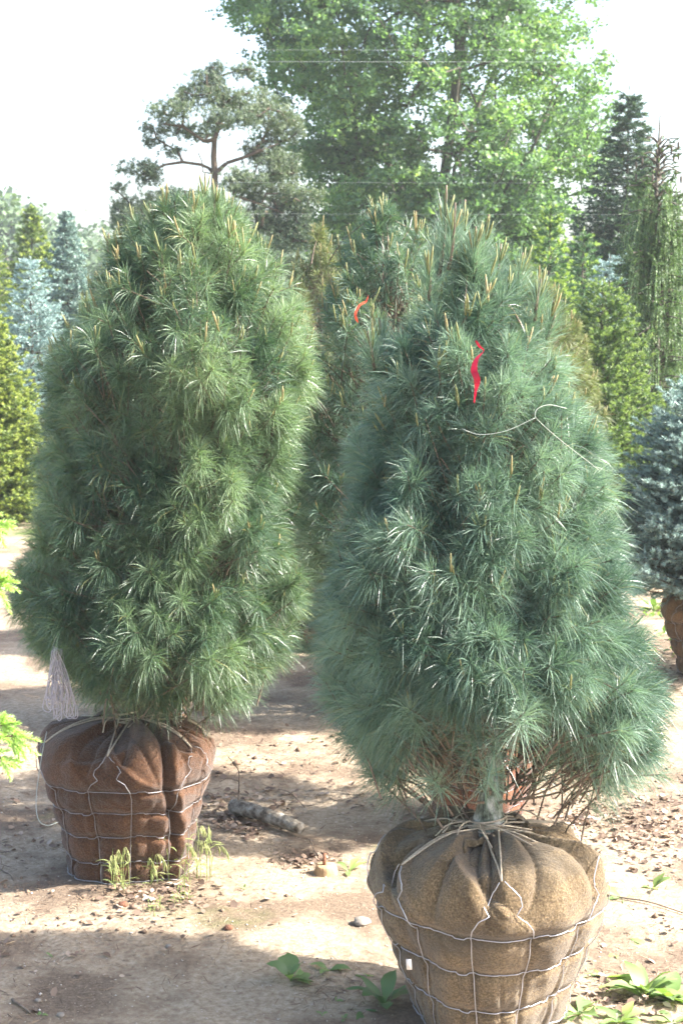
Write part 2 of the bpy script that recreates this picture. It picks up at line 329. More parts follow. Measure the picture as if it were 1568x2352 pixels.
def pine_crown(root, loc, prof, cy, rg, n_out=1000, n_mid=450, n_in=250, needles=150, nl=.10, w=.0014, mat='pine_blue',
               candles=260, n_branch=130, spires=(), trunk=None, trunk_mat='bark', ydepth=1.0, zmin=None, rough=.17, near_tree=False, flift=0.0):
    """prof: list of (z, centre x, radius) bottom to top in world metres; all built relative to loc"""
    prof = sorted(prof); z_, c_, r_ = (np.array(v) for v in zip(*prof))
    zb, zt = z_[0], z_[-1]
    C = lambda z: np.interp(z, z_, c_)
    Rr = lambda z: np.interp(z, z_, r_)
    def sample(n, rlo, rhi):
        zz = np.linspace(zb, zt, 400); wgt = Rr(zz) + .04; cdf = np.cumsum(wgt); cdf /= cdf[-1]
        i = np.arange(n); u = (i + rg.uniform(0, 1, n)) / n; z = np.interp(u, cdf, zz)
        th = (i * 2.399963 + rg.normal(0, .25, n)) % (2 * math.pi)
        lob = 1 + rough * vnoise(np.cos(th) * 1.0 + z * .6, np.sin(th) + z * 2.2, rg.integers(99) * 0 + 5, 3.5) * 1.0
        rho = rg.uniform(rlo, rhi, n) * lob
        rad = np.maximum(Rr(z) * rho, .0)
        return z, th, rad
    groups = []
    for n, lo, hi in ((n_out, .9, 1.06), (n_mid, .68, .9), (n_in, .4, .68)):
        groups.append(sample(n, lo, hi))
    z = np.concatenate([g[0] for g in groups]); th = np.concatenate([g[1] for g in groups]); rad = np.concatenate([g[2] for g in groups])
    lay = np.concatenate([np.full(len(g[0]), i) for i, g in enumerate(groups)])
    # raise the inner tufts off the bottom so that the underside is hollow
    R0 = Rr(z); frac = rad / np.maximum(R0, .02)
    zf = zb + (z - zb)
    lift = (1 - np.clip(frac, 0, 1)) * .45 * np.clip(1 - (z - zb) / .5, 0, 1)
    z = zf + lift + flift * np.clip(-np.sin(th), 0, 1) ** 1.3 * np.clip(1 - (z - zb) / .9, 0, 1)
    P = np.stack([C(z) + rad * np.cos(th), cy + rad * np.sin(th) * ydepth, z], -1)
    # gather the shoots into branch ends: tighter bunches with gaps between them
    nc = int(n_out * .17); cz, cth, crad = sample(nc, .93, 1.03); crad = crad + rg.normal(0, .045, nc) * np.clip((Rr(cz) - .1) / .3, 0, 1)
    CC = np.stack([C(cz) + crad * np.cos(cth), cy + crad * np.sin(cth) * ydepth, cz], -1)
    dd = np.linalg.norm(P[:, None] - CC[None], axis=-1); near = dd.argmin(1); pull = np.where(lay == 0, .34, .14)
    P = P + (CC[near] - P) * pull[:, None]; z = P[:, 2].copy(); ctint = rg.normal(0, .15, nc)[near]
    rel = np.clip((z - zb) / (zt - zb), 0, 1)
    el = np.radians(18 + 42 * rel ** 1.2 + rg.normal(0, 14, len(z)))
    el = np.clip(el, -.3, 1.5)
    thd = th + rg.normal(0, .35, len(z))
    D = np.stack([np.cos(el) * np.cos(thd), np.cos(el) * np.sin(thd), np.sin(el)], -1)
    tint = np.clip(.38 + .2 * vnoise(th * 2, z * 3, 11, 1.5) + rg.normal(0, .10, len(z)) + ctint, .02, .7)
    L = rg.uniform(.07, .19, len(z)) * nl / .1
    mb = MB()
    # smaller tufts toward the very top of the crown
    tufts(mb, P, D, L, needles, nl * rg.uniform(.72, 1.15, len(z)) * (1 - .15 * rel), w, rg, droop=.34, a_back=90, tint=tint)
    tw = MB()
    for p, d, ll in zip(P[lay < 2], D[lay < 2], L[lay < 2]):
        q = p - d * (ll + rg.uniform(.05, .12)); q2 = q - d * .08 - np.array([0, 0, .05])
        tube(tw, [p, q, q2], [.0022, .003, .004], 4, cap=False)
    # new candles at shoot tips, denser towards the top
    ot = np.where((lay == 0))[0]
    pr = .04 + .96 * rel[ot] ** 3; pr /= pr.sum()
    pick = rg.choice(ot, min(candles, len(ot)), replace=False, p=pr)
    cm = MB(); CPt, CD, CL = [], [], []
    for i in pick:
        for k in range(rg.integers(1, 4)):
            d = unit(D[i] * .35 + np.array([rg.normal(0, .22), rg.normal(0, .22), 1.0]))
            CPt.append(P[i] + rg.normal(0, .006, 3)); CD.append(d); CL.append(rg.uniform(.015, .05) * (1 + 1.0 * rel[i]))
    # leading shoots standing above the crown
    for (tipx, tipy, bx, by, dy) in spires:
        t = at(tipx, tipy, cy + dy); b = at(bx, by, cy + dy * .5)
        tube(tw, curve([b, (b + t) / 2 + rg.normal(0, .006, 3), t], 4), np.linspace(.007, .003, 9), 5)
        ax = unit(t - b); ln = np.linalg.norm(t - b)
        f = np.array([.30, .5, .68]); PP = b + ax * (ln * f)[:, None]
        tufts(mb, PP, np.tile(ax, (3, 1)), .09, int(needles * .55), nl * .85, w, rg, droop=.1, a_back=60, a_tip=22, tint=np.full(3, .5))
        CPt.append(b + ax * ln * .62); CD.append(ax); CL.append(ln * .38)
        for k in range(3):
            a = rg.uniform(0, 6.28); CPt.append(b + ax * ln * .6 + .008 * np.array([math.cos(a), math.sin(a), 0])); CD.append(unit(ax + .25 * np.array([math.cos(a), math.sin(a), 0]))); CL.append(rg.uniform(.05, .1))
    CL = np.array(CL)
    CPt, CD = np.array(CPt), np.array(CD); cr = np.clip(.0024 + CL * .016, .0025, .0042) * rg.uniform(.9, 1.2, len(CL))
    show = np.argsort(-(CL * (CPt[:, 1] < cy + .15)))[:100] if near_tree else np.zeros(0, int)
    rest = np.setdiff1d(np.arange(len(CL)), show)
    candle(cm, CPt[rest], CD[rest], CL[rest], cr[rest], rg)
    for i in show:
        c1 = MB(); candle(c1, CPt[i:i + 1], CD[i:i + 1], CL[i:i + 1], cr[i:i + 1], rg); shift(c1, loc).build('candle', M['candle'], root)
    # main branches from the trunk to the crown
    tp = np.asarray(trunk, float)
    tzz = tp[:, 2]
    zz = np.linspace(zb + .10, zt - .25, n_branch)
    bm = MB(); EP, ED = [], []
    for i, zc in enumerate(zz):
        if zc < zb + .4 and i % 3 == 1: continue
        th0 = i * 2.4 + rg.normal(0, .3); rr = Rr(zc) * .86
        e = np.array([C(zc) + rr * math.cos(th0), cy + rr * math.sin(th0) * ydepth, zc])
        z0 = max(tzz[0] + .12, zc - rr * rg.uniform(.35, .8)); s0 = np.array([np.interp(z0, tzz, tp[:, k]) for k in range(3)])
        m1 = s0 * .55 + e * .45 + np.array([rg.normal(0, .03), rg.normal(0, .03), -.01 - rr * .04])
        c = curve([s0, m1, e], 5); tube(bm, c, np.linspace(rg.uniform(.0045, .0085), .002, len(c)), 5, cap=False, rough=.12, seed=i)
        if zc < zb + .55: EP.append(e); ED.append(unit(e - m1))
        if zc < zb + .5 and zc > zb + .1:      # forked, tangled low branches
            for k in range(2):
                e2 = e * .94 + s0 * .06 + np.array([rg.normal(0, .09), rg.normal(0, .09), rg.uniform(-.02, .15)]); c2 = curve([c[4], (c[4] + e2) / 2 + rg.normal(0, .03, 3), e2], 4)
                tube(bm, c2, np.linspace(.0035, .0015, len(c2)), 4, cap=False); EP.append(e2); ED.append(unit(e2 - c[4]))
    tufts(mb, np.array(EP), np.array(ED) + np.array([0, 0, .25]), .12, needles, nl, w, rg, droop=.42, a_back=92)
    tm = MB(); cc = curve(tp[:, :3], 8); rads = np.interp(np.linspace(0, 1, len(cc)), np.linspace(0, 1, len(tp)), tp_r(tp))
    tube(tm, cc, rads, 14, rough=.07, seed=3)
    T = shift(tm, loc).build('trunk', M[trunk_mat], root, smooth=True)
    B = shift(bm, loc).build('branches', M['twigbark'], T, smooth=True)
    F = shift(mb, loc).build('crown', M[mat], root)
    shift(tw, loc).build('twigs', M['twigbark'], F)
    tag(shift(cm, loc).build('candles', M['candle'], root), kind='stuff')
    return F
def tp_r(tp):
    n = len(tp); r0 = tp_r.r0; return np.linspace(r0, r0 * .25, n) * np.concatenate([[1.35], np.ones(n - 1)])
tp_r.r0 = .045

# ------------------------------------------------------------------ wrapped root balls
def ball(root, R0, H, seed, mat, wiremat, th0, neck=.05, detail=1.3, nloops=6, foldamp=1.0, prof=None, twine_w=.0035, rings=(.63, .42, .2), seam=None):
    """burlapped root ball in a wire basket, centred on the root's origin"""
    prof = prof or [(0, .60), (.04, .64), (.2, .72), (.4, .83), (.55, .93), (.68, 1.0), (.78, .985), (.87, .88), (.93, .72), (.97, .50), (.995, .28), (1.0, .10)]
    P = curve([(r * R0, 0, z * H) for z, r in prof], 14)[:, [0, 2]]
    s = np.concatenate([[0], np.cumsum(np.linalg.norm(np.diff(P, axis=0), axis=1))]); nt = int(150 * detail); nh = int(260 * detail)
    sv = np.linspace(0, s[-1], nt); pr = np.interp(sv, s, P[:, 0]); pz = np.interp(sv, s, P[:, 1])
    loops = th0 + np.arange(nloops) * 2 * math.pi / nloops
    dw = .5 * (2 * math.pi / nloops) * .5          # half the angle between two uprights of a loop
    rg = np.random.default_rng(seed)
    lobes = rg.uniform(0, 6.28, 14)
    def surf(th, r, z):
        """displaced surface point for arrays"""
        th = np.asarray(th, float); r = np.asarray(r, float); z = np.asarray(z, float)
        zt = z / H; up = np.clip((zt - .62) / .25, 0, 1); up = up * up * (3 - 2 * up)
        cx, sx = np.cos(th), np.sin(th)
        d = .022 * vnoise(cx * 2 + zt, sx * 2 + zt * .7, seed, 1.6) + .012 * vnoise(cx * 5, sx * 5 + zt * 4, seed + 1, 1.5)
        d = d + .004 * vnoise(cx * 14, sx * 14 + zt * 10, seed + 2, 1.3)
        # cloth gathered into pillows with sharp creases between them, strongest over the shoulder
        wx = cx + .35 * v3(cx * 2, sx * 2, zt * 3, seed + 3); wy = sx + .35 * v3(cx * 2, sx * 2, zt * 3, seed + 4); wz = zt + .12 * v3(cx * 3, sx * 3, zt * 3, seed + 5)
        f = np.minimum(np.abs(v3(wx * 3.6, wy * 3.6, wz * 3.6, seed + 6)) * 2.0, 1) ** .48 - .75
        f2 = np.minimum(np.abs(v3(wx * 8, wy * 8, wz * 7, seed + 7)) * 2.0, 1) ** .5 - .75
        gth = np.abs(np.sin(th * 6.5 + 1.2 * v3(cx * 2, sx * 2, zt, seed + 8))) ** .6 - .7
        sq = (th * 1.1 + 1.3 * v3(cx * 1.5, sx * 1.5, zt * 2.5, seed + 9) + 2.6 * zt) % 1.0; saw = sq ** 1.4 * np.clip((1 - sq) / .10, 0, 1) - .3
        sq2 = (zt * 4.2 + 1.1 * v3(cx * 2.2, sx * 2.2, zt * 2, seed + 10)) % 1.0; saw2 = sq2 ** 1.3 * np.clip((1 - sq2) / .14, 0, 1) - .3
        d = d + foldamp * ((.008 + .034 * up) * saw + (.001 + .022 * up) * saw2)
        d = d + foldamp * ((.010 + .036 * up) * f + (.006 + .026 * up) * f2 + .02 * np.clip((zt - .9) / .08, 0, 1) * .2 * gth)
        # cloth bulging between the wires
        for rz in rings: d = d - .017 * np.exp(-((zt - rz - .012 * np.sin(3 * th + seed)) / .028) ** 2)
        for lp in loops:
            for sg in (-1, 1):
                dd = (th - (lp + sg * dw) + math.pi) % (2 * math.pi) - math.pi
                d = d - .012 * np.exp(-(dd / .045) ** 2) * np.clip((.72 - zt) / .1, 0, 1)
        # hanging vertical pleats lower down
        g = np.abs(np.sin(th * 3.5 + seed * 1.7 + .6 * zt)) ** .35 - .85
        d = d + foldamp * .020 * g * np.clip((.65 - zt) / .3, 0, 1)
        if seam is not None:
            dd = (th - seam - .12 * np.sin(zt * 6) + math.pi) % (2 * math.pi) - math.pi
            d = d - .035 * np.exp(-(dd / .045) ** 2) * np.clip(zt * 3, 0, 1) + .02 * np.exp(-((dd - .12) / .07) ** 2)
        fade = np.clip(r / (R0 * .35), .15, 1)
        zz = z + d * up * .9 * fade; rr = r + d * fade * (1 - .3 * up)
        zz = np.where(zt > .985, zz, zz); zz = np.maximum(zz, -.005)
        return np.stack([rr * np.cos(th), rr * np.sin(th), zz], -1)
    TH = np.linspace(0, 2 * math.pi, nh + 1); g_th, g_r = np.meshgrid(TH, pr); _, g_z = np.meshgrid(TH, pz)
    V = surf(g_th, g_r, g_z); V[:, -1] = V[:, 0]
    nv = nh + 1
    i = np.arange(nt - 1)[:, None] * nv; j = np.arange(nh)[None]
    q = np.stack([i + j, i + j + 1, i + nv + j + 1, i + nv + j], -1).reshape(-1, 4)
    mb = MB(); mb.add(V.reshape(-1, 3), q)
    o = mb.build('root_ball', M[mat], root, smooth=True)
    uvl = o.data.uv_layers.new(name='cloth'); _, g_s = np.meshgrid(TH, sv)
    uv = np.stack([g_th * R0, g_s], -1).reshape(-1, 2)
    li = np.empty(len(o.data.loops), np.int32); o.data.loops.foreach_get('vertex_index', li)
    uvl.data.foreach_set('uv', uv[li].astype(np.float32).ravel())
    # wires
    def r_at(zf): return np.interp(zf * H, pz[:np.argmax(pz >= pz.max() * .999) or None], pr[:np.argmax(pz >= pz.max() * .999) or None])
    wr = .0017; wm = MB()
    def sp(th, zf, off=.0055):
        p = surf(np.array([th]), np.array([r_at(zf)]), np.array([zf * H]))[0]
        c = np.array([p[0], p[1], 0]); c = c / (np.linalg.norm(c) + 1e-6); up = max(0, (zf - .75) * 3)
        return p + unit(c + np.array([0, 0, up])) * off
    for rz in rings:
        th = np.linspace(0, 2 * math.pi, 240, endpoint=True); pts = []
        for t in th:
            ph = ((t - th0) / (2 * math.pi / nloops) + .5) % 1.0       # .5 = loop centre
            kz = .010 if .80 < ph < .9 else (-.010 if .1 < ph < .2 else 0)
            pts.append(sp(t, rz + .012 * math.sin(3 * t + seed) + kz))
        # wire stands taut between high points of the cloth
        tube(wm, pts, wr, 6, cap=False)
    tube(wm, [sp(t, .03, .006) for t in np.linspace(0, 2 * math.pi, 90)], wr * 1.3, 6, cap=False)
    tw = MB()
    for lp in loops:
        seq = []
        for sg in (-1, 1):
            pts = [sp(lp + sg * dw * (.85 + .15 * min(1, zf / .5)), zf) for zf in np.linspace(.02, .63, 40)]
            seq.append(pts)
        top = [(dw * 1.0, .63), (dw * .93, .68), (dw * .70, .735), (dw * .42, .765), (dw * .60, .80), (dw * .55, .825), (dw * .22, .865), (0.02, .885)]
        for sg, pts in zip((-1, 1), seq):
            tt = np.array(top); u_ = np.linspace(0, len(top) - 1, 36); pp = pts + [sp(lp + sg * a, zf, .011) for a, zf in zip(np.interp(u_, range(len(top)), tt[:, 0]), np.interp(u_, range(len(top)), tt[:, 1]))]
            pp = np.array(pp); ra = np.hypot(pp[:, 0], pp[:, 1]); N_ = len(pp); rm = np.array([ra[max(0, i - 2):i + 3].max() for i in range(N_)]); zm = np.array([pp[max(0, i - 1):i + 2, 2].max() if i > 42 else pp[i, 2] for i in range(N_)])
            rm = np.convolve(np.pad(rm, 1, 'edge'), [.25, .5, .25], 'valid'); pp[:, :2] *= (rm / ra)[:, None]; pp[:, 2] = np.maximum(pp[:, 2], zm - .004)
            tube(wm, pp, wr, 6, cap=False)
        apex = sp(lp, .885, .008)
        for sg in (-1, 1):
            ta = lp + sg * rg.uniform(.35, .6); e = np.array([neck * math.cos(ta), neck * math.sin(ta), H * 1.03])
            path = []
            for t in np.linspace(0, 1, 9):
                p = apex + (e - apex) * t; a_ = math.atan2(p[1], p[0]); r_ = math.hypot(p[0], p[1])
                zs_ = surf(np.array([a_]), np.array([r_]), np.array([np.interp(r_, pr[::-1][:int(nt * .45)], pz[::-1][:int(nt * .45)])]))[0][2]
                path.append([p[0], p[1], max(p[2], zs_ + .004)])
            path = np.array(path); path[1:-1, 2] = (path[:-2, 2] + 2 * path[1:-1, 2] + path[2:, 2]) / 4 + .004
            tube(tw, path, twine_w, 5)
    # twine wound round the trunk and across the top
    for k in range(9):
        a = rg.uniform(0, 6.28); b = a + math.pi + rg.normal(0, .5); r1 = rg.uniform(.35, .6) * R0; r2 = rg.uniform(.1, .5) * R0
        p = np.array([r1 * math.cos(a), r1 * math.sin(a), H * 1.0]); q2 = np.array([r2 * math.cos(b), r2 * math.sin(b), H * 1.02]); m_ = (p + q2) / 2; m_[2] = H * 1.05 + rg.uniform(0, .01)
        m_[:2] += unit(m_[:2] + 1e-4) * neck * 1.2
        tube(tw, curve([p, m_, q2], 6), twine_w * .8, 5)
    for k in range(3):
        th = np.linspace(0, 2 * math.pi, 22); zc = H * (1.02 + .02 * k)
        tube(tw, np.stack([np.cos(th) * neck * 1.25, np.sin(th) * neck * 1.25, zc + .01 * np.sin(th + k)], -1), twine_w, 5)
    wo = wm.build('wire_basket', M[wiremat], root, smooth=True)
    to = tw.build('twine', M['twine'], root, smooth=True)
    # crumpled loose cloth on top around the trunk
    lc = MB()
    for k in range(int(16 * foldamp)):
        a = rg.uniform(0, 6.28); r1 = rg.uniform(.3, .62) * R0; n_, m_ = 9, 5; u = np.linspace(-1, 1, n_)[:, None]; v = np.linspace(-1, 1, m_)[None]
        wd = rg.uniform(.03, .07); hg = rg.uniform(.012, .028); rot = a + rg.normal(0, .5) + 1.57
        X = u * wd + 0 * v; Yv = v * wd * .35 + .012 * np.sin(u * 4 + k); Z = hg * (1 - v ** 2) * (1 - u ** 4) + .004 * np.sin(u * 9 + k) - .006
        x = X * math.cos(rot) - Yv * math.sin(rot) + r1 * math.cos(a); y = X * math.sin(rot) + Yv * math.cos(rot) + r1 * math.sin(a)
        rr_ = np.hypot(x, y); ptop = np.interp(rr_, pr[::-1][:60], pz[::-1][:60])
        i = np.arange(n_ - 1)[:, None] * m_; j = np.arange(m_ - 1)[None]
        lc.add(np.stack([x, y, Z + ptop], -1).reshape(-1, 3), np.stack([i + j, i + j + 1, i + m_ + j + 1, i + m_ + j], -1).reshape(-1, 4))
    if lc.V:
        f = lc.build('cloth_folds', M[mat], o, smooth=True); f.data.uv_layers.new(name='cloth')
        li = np.empty(len(f.data.loops), np.int32); f.data.loops.foreach_get('vertex_index', li); c = np.empty(len(f.data.vertices) * 3, np.float32); f.data.vertices.foreach_get('co', c)
        f.data.uv_layers['cloth'].data.foreach_set('uv', c.reshape(-1, 3)[li][:, :2].ravel())
    return o, surf, sp

def px_profile(rows, Y, inset):
    out = []
    for y, l_, r_ in rows:
        a, b = at(l_, y, Y), at(r_, y, Y)
        out.append((a[2], (a[0] + b[0]) / 2, max((b[0] - a[0]) / 2 - inset, .03)))
    return out

# ---- the front right pine
Y1 = 5.32
base1 = at(1120, 1900, Y1); loc1 = np.array([base1[0], Y1, 0.0])
GRP = 'balled and burlapped white pines'
pine1 = empty('balled_pine', loc1, 'blue green white pine with red ribbon and tan burlapped root ball in front', 'pine tree', GRP)
rows1 = [(575, 1030, 1105), (610, 1005, 1150), (650, 975, 1200), (700, 940, 1248), (760, 885, 1285), (820, 850, 1305), (880, 822, 1340), (950, 815, 1395), (1000, 800, 1425),
         (1060, 775, 1445), (1120, 762, 1452), (1200, 752, 1470), (1300, 738, 1482), (1400, 722, 1490), (1480, 705, 1500), (1560, 700, 1518), (1640, 722, 1535), (1700, 745, 1535), (1760, 772, 1522), (1805, 800, 1490)]
tp_r.r0 = .050
tr1 = [at(1118, 1925, Y1), at(1124, 1850, Y1), at(1132, 1760, Y1), at(1125, 1600, Y1), at(1105, 1200, Y1), at(1070, 800, Y1), at(1045, 600, Y1)]
pine_crown(pine1, loc1, px_profile(rows1, Y1, .085), Y1, np.random.default_rng(4), near_tree=True, n_out=1020, n_mid=420, n_in=240, needles=145, w=.0016, nl=.116, mat='pine_blue', candles=120, flift=.40,
           spires=[(1025, 425, 1008, 640, 0), (1045, 465, 1030, 620, -.05), (1068, 458, 1058, 640, .05), (1122, 492, 1100, 640, 0), (1092, 520, 1085, 640, -.08), (1150, 560, 1135, 670, .05),
                   (1000, 540, 1005, 650, .05), (1200, 580, 1185, 690, 0), (1242, 640, 1228, 740, -.05), (1270, 690, 1255, 780, 0), (980, 590, 985, 690, -.1), (845, 760, 860, 850, -.1), (870, 730, 880, 830, .05)],
           trunk=tr1, trunk_mat='lichen', n_branch=105)
b1, s1, sp1 = ball(pine1, .395, .655, 3, 'burlap', 'wire', R(-90 + 2), neck=.05)

# ---- the left pine
Y2 = 6.8
base2 = at(300, 1650, Y2); loc2 = np.array([base2[0] - .01, Y2, 0.0])
pine2 = empty('balled_pine', loc2, 'dense green white pine leaning right over a dark brown burlapped root ball', 'pine tree', GRP)
rows2 = [(440, 425, 530), (470, 335, 572), (515, 268, 612), (570, 222, 652), (630, 180, 682), (700, 172, 712), (780, 135, 742), (860, 110, 755), (950, 92, 742), (1050, 85, 712), (1150, 78, 712),
         (1230, 62, 715), (1300, 28, 712), (1380, 8, 695), (1450, 5, 682), (1500, 40, 662), (1550, 130, 640), (1600, 200, 610)]
tp_r.r0 = .045
tr2 = [at(315, 1680, Y2), at(325, 1600, Y2), at(345, 1500, Y2), at(390, 1200, Y2), at(430, 800, Y2), at(460, 500, Y2)]
pine_crown(pine2, loc2, px_profile(rows2, Y2, .08), Y2, np.random.default_rng(8), near_tree=True, n_out=1080, n_mid=420, n_in=240, needles=130, w=.0019, nl=.113, mat='pine_green', candles=190, flift=.08,
           spires=[(472, 398, 470, 520, 0), (500, 425, 492, 520, -.05), (425, 440, 430, 530, 0), (535, 452, 522, 540, .05), (380, 455, 392, 540, 0), (345, 468, 360, 560, -.05), (250, 535, 262, 610, 0), (268, 548, 275, 620, -.05), (610, 555, 600, 640, 0), (575, 520, 565, 600, .05)],
           trunk=tr2, n_branch=110)
b2, s2, sp2 = ball(pine2, .375, .655, 6, 'burlap_dark', 'rustwire', R(-90 - 6), neck=.05, seam=R(-52), foldamp=.7, rings=(.66, .50, .33, .15),
                   prof=[(0, .66), (.04, .70), (.2, .74), (.4, .82), (.55, .90), (.68, .98), (.80, 1.0), (.88, .93), (.94, .78), (.975, .55), (.995, .28), (1.0, .10)])

# ---- pines behind
def back_pine(x, Y, z_top, r, lean, seed, label, mat, ballmat, R0=.36, needles=75, nl=.10, w=.0026, zb=.85, n=(650, 300, 150), cand=260, H=.52):
    loc = np.array([x, Y, 0.0]); e = empty('balled_pine', loc, label, 'pine tree', GRP)
    h = z_top - zb; prof = []
    for f, k in ((0, .80), (.08, .95), (.25, 1.0), (.45, .97), (.6, .86), (.75, .66), (.87, .44), (.95, .22), (1, .06)):
        prof.append((zb + h * f, x + lean * f, max(r * k - .05, .03)))
    tp_r.r0 = .04
    tr = [(x, Y, H - .05), (x, Y, H + .1), (x + lean * .1, Y, zb + .2), (x + lean * .5, Y, zb + h * .5), (x + lean, Y, zb + h * .93)]
    rg = np.random.default_rng(seed)
    pine_crown(e, loc, prof, Y, rg, n_out=n[0], n_mid=n[1], n_in=n[2], needles=needles, nl=nl, w=w, mat=mat, candles=cand, trunk=tr, n_branch=60)
    ball(e, R0, H, seed, ballmat, 'rustwire', R(-90 + seed * 7), detail=.5, foldamp=.7)
    return e
x3 = ground(1110, 1905)[0]
back_pine(x3 - .02, 7.45, at(915, 455, 7.45)[2], .71, -.46, 21, 'white pine with orange ribbon behind the front right tree', 'pine_back', 'burlap_rust', R0=.32, needles=90, zb=.80)
back_pine(at(350, 1600, 9.2)[0], 9.2, at(205, 560, 9.2)[2], .62, -.12, 22, 'white pine mostly hidden behind the left pine, its brown ball showing below', 'pine_green', 'burlap_dark', R0=.30, H=.5)
back_pine(at(735, 900, 11.5)[0], 11.5, at(735, 520, 11.5)[2], .62, 0, 23, 'olive white pine seen between the two front pines', 'pine_olive', 'burlap_plain', zb=.4, H=.3, R0=.28)
back_pine(at(905, 900, 9.6)[0], 9.6, at(890, 620, 9.6)[2], .62, 0, 24, 'teal shaded white pine in the gap between the two front pines', 'pine_back', 'burlap_plain', zb=.35, H=.3, R0=.28)
back_pine(at(1200, 900, 10.4)[0], 10.4, at(1200, 600, 10.4)[2], .60, 0, 25, 'white pine whose tips show over the right shoulder of the front right tree', 'pine_olive', 'burlap_rust')

# ------------------------------------------------------------------ spruces
def brushes(mb, B, D, L, n, nl, w, rg, tint, ang=55, droop=0.0):
    """straight shoots covered all round with short needles"""
    T = len(B); D = unit(D); U, V = frames(D); L = np.broadcast_to(L, (T,))
    s = (np.arange(n)[None] + rg.uniform(0, 1, (T, n))) / n; ph = rg.uniform(0, 2 * math.pi, (T, n)); al = np.radians(ang + rg.normal(0, 10, (T, n)) - 25 * (s > .85))
    d = D[:, None] * np.cos(al)[..., None] + (U[:, None] * np.cos(ph)[..., None] + V[:, None] * np.sin(ph)[..., None]) * np.sin(al)[..., None]
    base = B[:, None] + D[:, None] * (L[:, None] * s)[..., None]; base[..., 2] -= droop * L[:, None] * s ** 2
    tip = base + d * (nl * rg.uniform(.8, 1.15, (T, n)))[..., None]
    side = unit(np.cross(d, rg.normal(size=(T, n, 3)))) * (w / 2)
    Vt = np.stack([base - side, base + side, tip], 2).reshape(-1, 3); k = np.arange(T * n)[:, None] * 3
    a = np.clip(tint[:, None] + rg.normal(0, .05, (T, n)), 0, 1)
    mb.add(Vt, None, k + np.array([0, 1, 2]), np.repeat(a.ravel(), 3))
def conifer(name, loc, H, Rb, seed, label, mat, zb=.15, levels=26, per=7, tilt=12, needle=.018, nw=.004, nn=26, tips=.25, twig=.16, shape=.85, parent_group=None,
            wobble=.18, cat='spruce tree', bark='bark', twd=.30, rpow=1.0, dens=1.0, leader=True, hang=0.0, top_bare=0.0, spike=.0):
    rg = np.random.default_rng(seed); loc = np.asarray(loc, float); e = empty(name, loc, label, cat, parent_group)
    B, D, L, A = [], [], [], []; bm = MB()
    levels = int(levels * 1.5)
    zs = zb + (H * .97 - zb) * (1 - (1 - np.linspace(0, 1, levels)) ** 1.0)
    for li, z in enumerate(zs):
        f = (z - zb) / (H - zb); Rz = Rb * (1 - f ** rpow) ** shape + .02
        if f < .1: Rz *= .8 + 2 * f
        k = max(3, int(per * (1 - .45 * f)))
        for b in range(k):
            th = (b + rg.uniform(-.3, .3)) / k * 2 * math.pi + li * 1.1; R_ = Rz * rg.uniform(1 - wobble, 1 + wobble)
            el = R(tilt * (.2 + 1.7 * f) + rg.normal(0, 5)); d = np.array([math.cos(th) * math.cos(el), math.sin(th) * math.cos(el), math.sin(el)])
            z_ = z + rg.normal(0, H / levels * .5); s0 = np.array([0, 0, max(.02, z_ - R_ * math.sin(el) * .9)]); e0 = s0 + d * R_; mid = (s0 + e0) / 2 + np.array([0, 0, -.06 * R_])
            c = curve([s0, mid, e0], 4); tube(bm, c, np.linspace(.010, .003, len(c)) * (1.4 - f) * (H / 3) ** .5, 4, cap=False)
            m = max(2, int(R_ / (twig * twd) * dens)); side0 = unit(np.cross(d, [0, 0, 1.]))
            for t in range(m):
                u = (t + rg.uniform(0, 1)) / m; u = .12 + .88 * u; p = s0 + (e0 - s0) * u; p = p + np.array([0, 0, -.06 * R_ * 4 * u * (1 - u)])
                for sg in (-1, 1):
                    tl = twig * rg.uniform(.6, 1.15) * (1.35 - .75 * u) * (R_ / Rb) ** .35
                    td = unit(d * rg.uniform(.6, 1.0) + side0 * sg * rg.uniform(.4, .9) + np.array([0, 0, rg.normal(.05, .32) - hang]))
                    B.append(p); D.append(td); L.append(tl); A.append(rg.uniform(.1, .68))
                    if rg.uniform() < tips * (.4 + u): B.append(p + td * tl * .95); D.append(unit(td + np.array([0, 0, .15]))); L.append(tl * .4); A.append(rg.uniform(.84, 1))
                    if hang > .5:
                        B.append(p + td * tl * .5); D.append(unit(np.array([rg.normal(0, .06), rg.normal(0, .06), -1]))); L.append(rg.uniform(.1, .32)); A.append(rg.uniform(.1, .8))
            B.append(e0 - d * twig * .6); D.append(d + np.array([0, 0, .05])); L.append(twig * .9); A.append(rg.uniform(.5, .95) if rg.uniform() < tips * 2 else .5)
    if leader:
        B += [np.array([0, 0, H * .9]), np.array([0, 0, H * .95])]; D += [np.array([0, 0, 1.])] * 2; L += [H * .06, H * .05]; A += [.5, .8]
    mb = MB(); brushes(mb, np.array(B), np.array(D), np.array(L), nn, needle, nw, rg, np.array(A), droop=.1)
    tm = MB(); tube(tm, curve([(0, 0, -.02), (.01, 0, H * .3), (-.01, .01, H * .7), (0, 0, H)], 8), np.linspace(.014 * H, .003, 25), 9, rough=.06)
    T = tm.build('trunk', M[bark], e, smooth=True); bm.build('branches', M[bark], T)
    F = mb.build('crown', M[mat], e); F['_n'] = len(B); del F['_n']
    return e
FP = lambda px, py, Y: at(px, py, Y)
SG = 'spruces in the nursery rows behind the pines'
def px_conifer(name, px, top, Y, Rb, seed, label, mat, **k):
    p = at(px, top, Y); return conifer(name, (p[0], Y, 0), p[2], Rb, seed, label, mat, parent_group=SG, **k)
px_conifer('spruce', -50, 690, 18.6, .88, 31, 'yellow green spruce at the left edge in front of the pale blue one', 'gold_spruce', levels=34, per=10, twig=.20, tips=.5, nn=28, needle=.034, nw=.011, shape=.55, zb=.12)
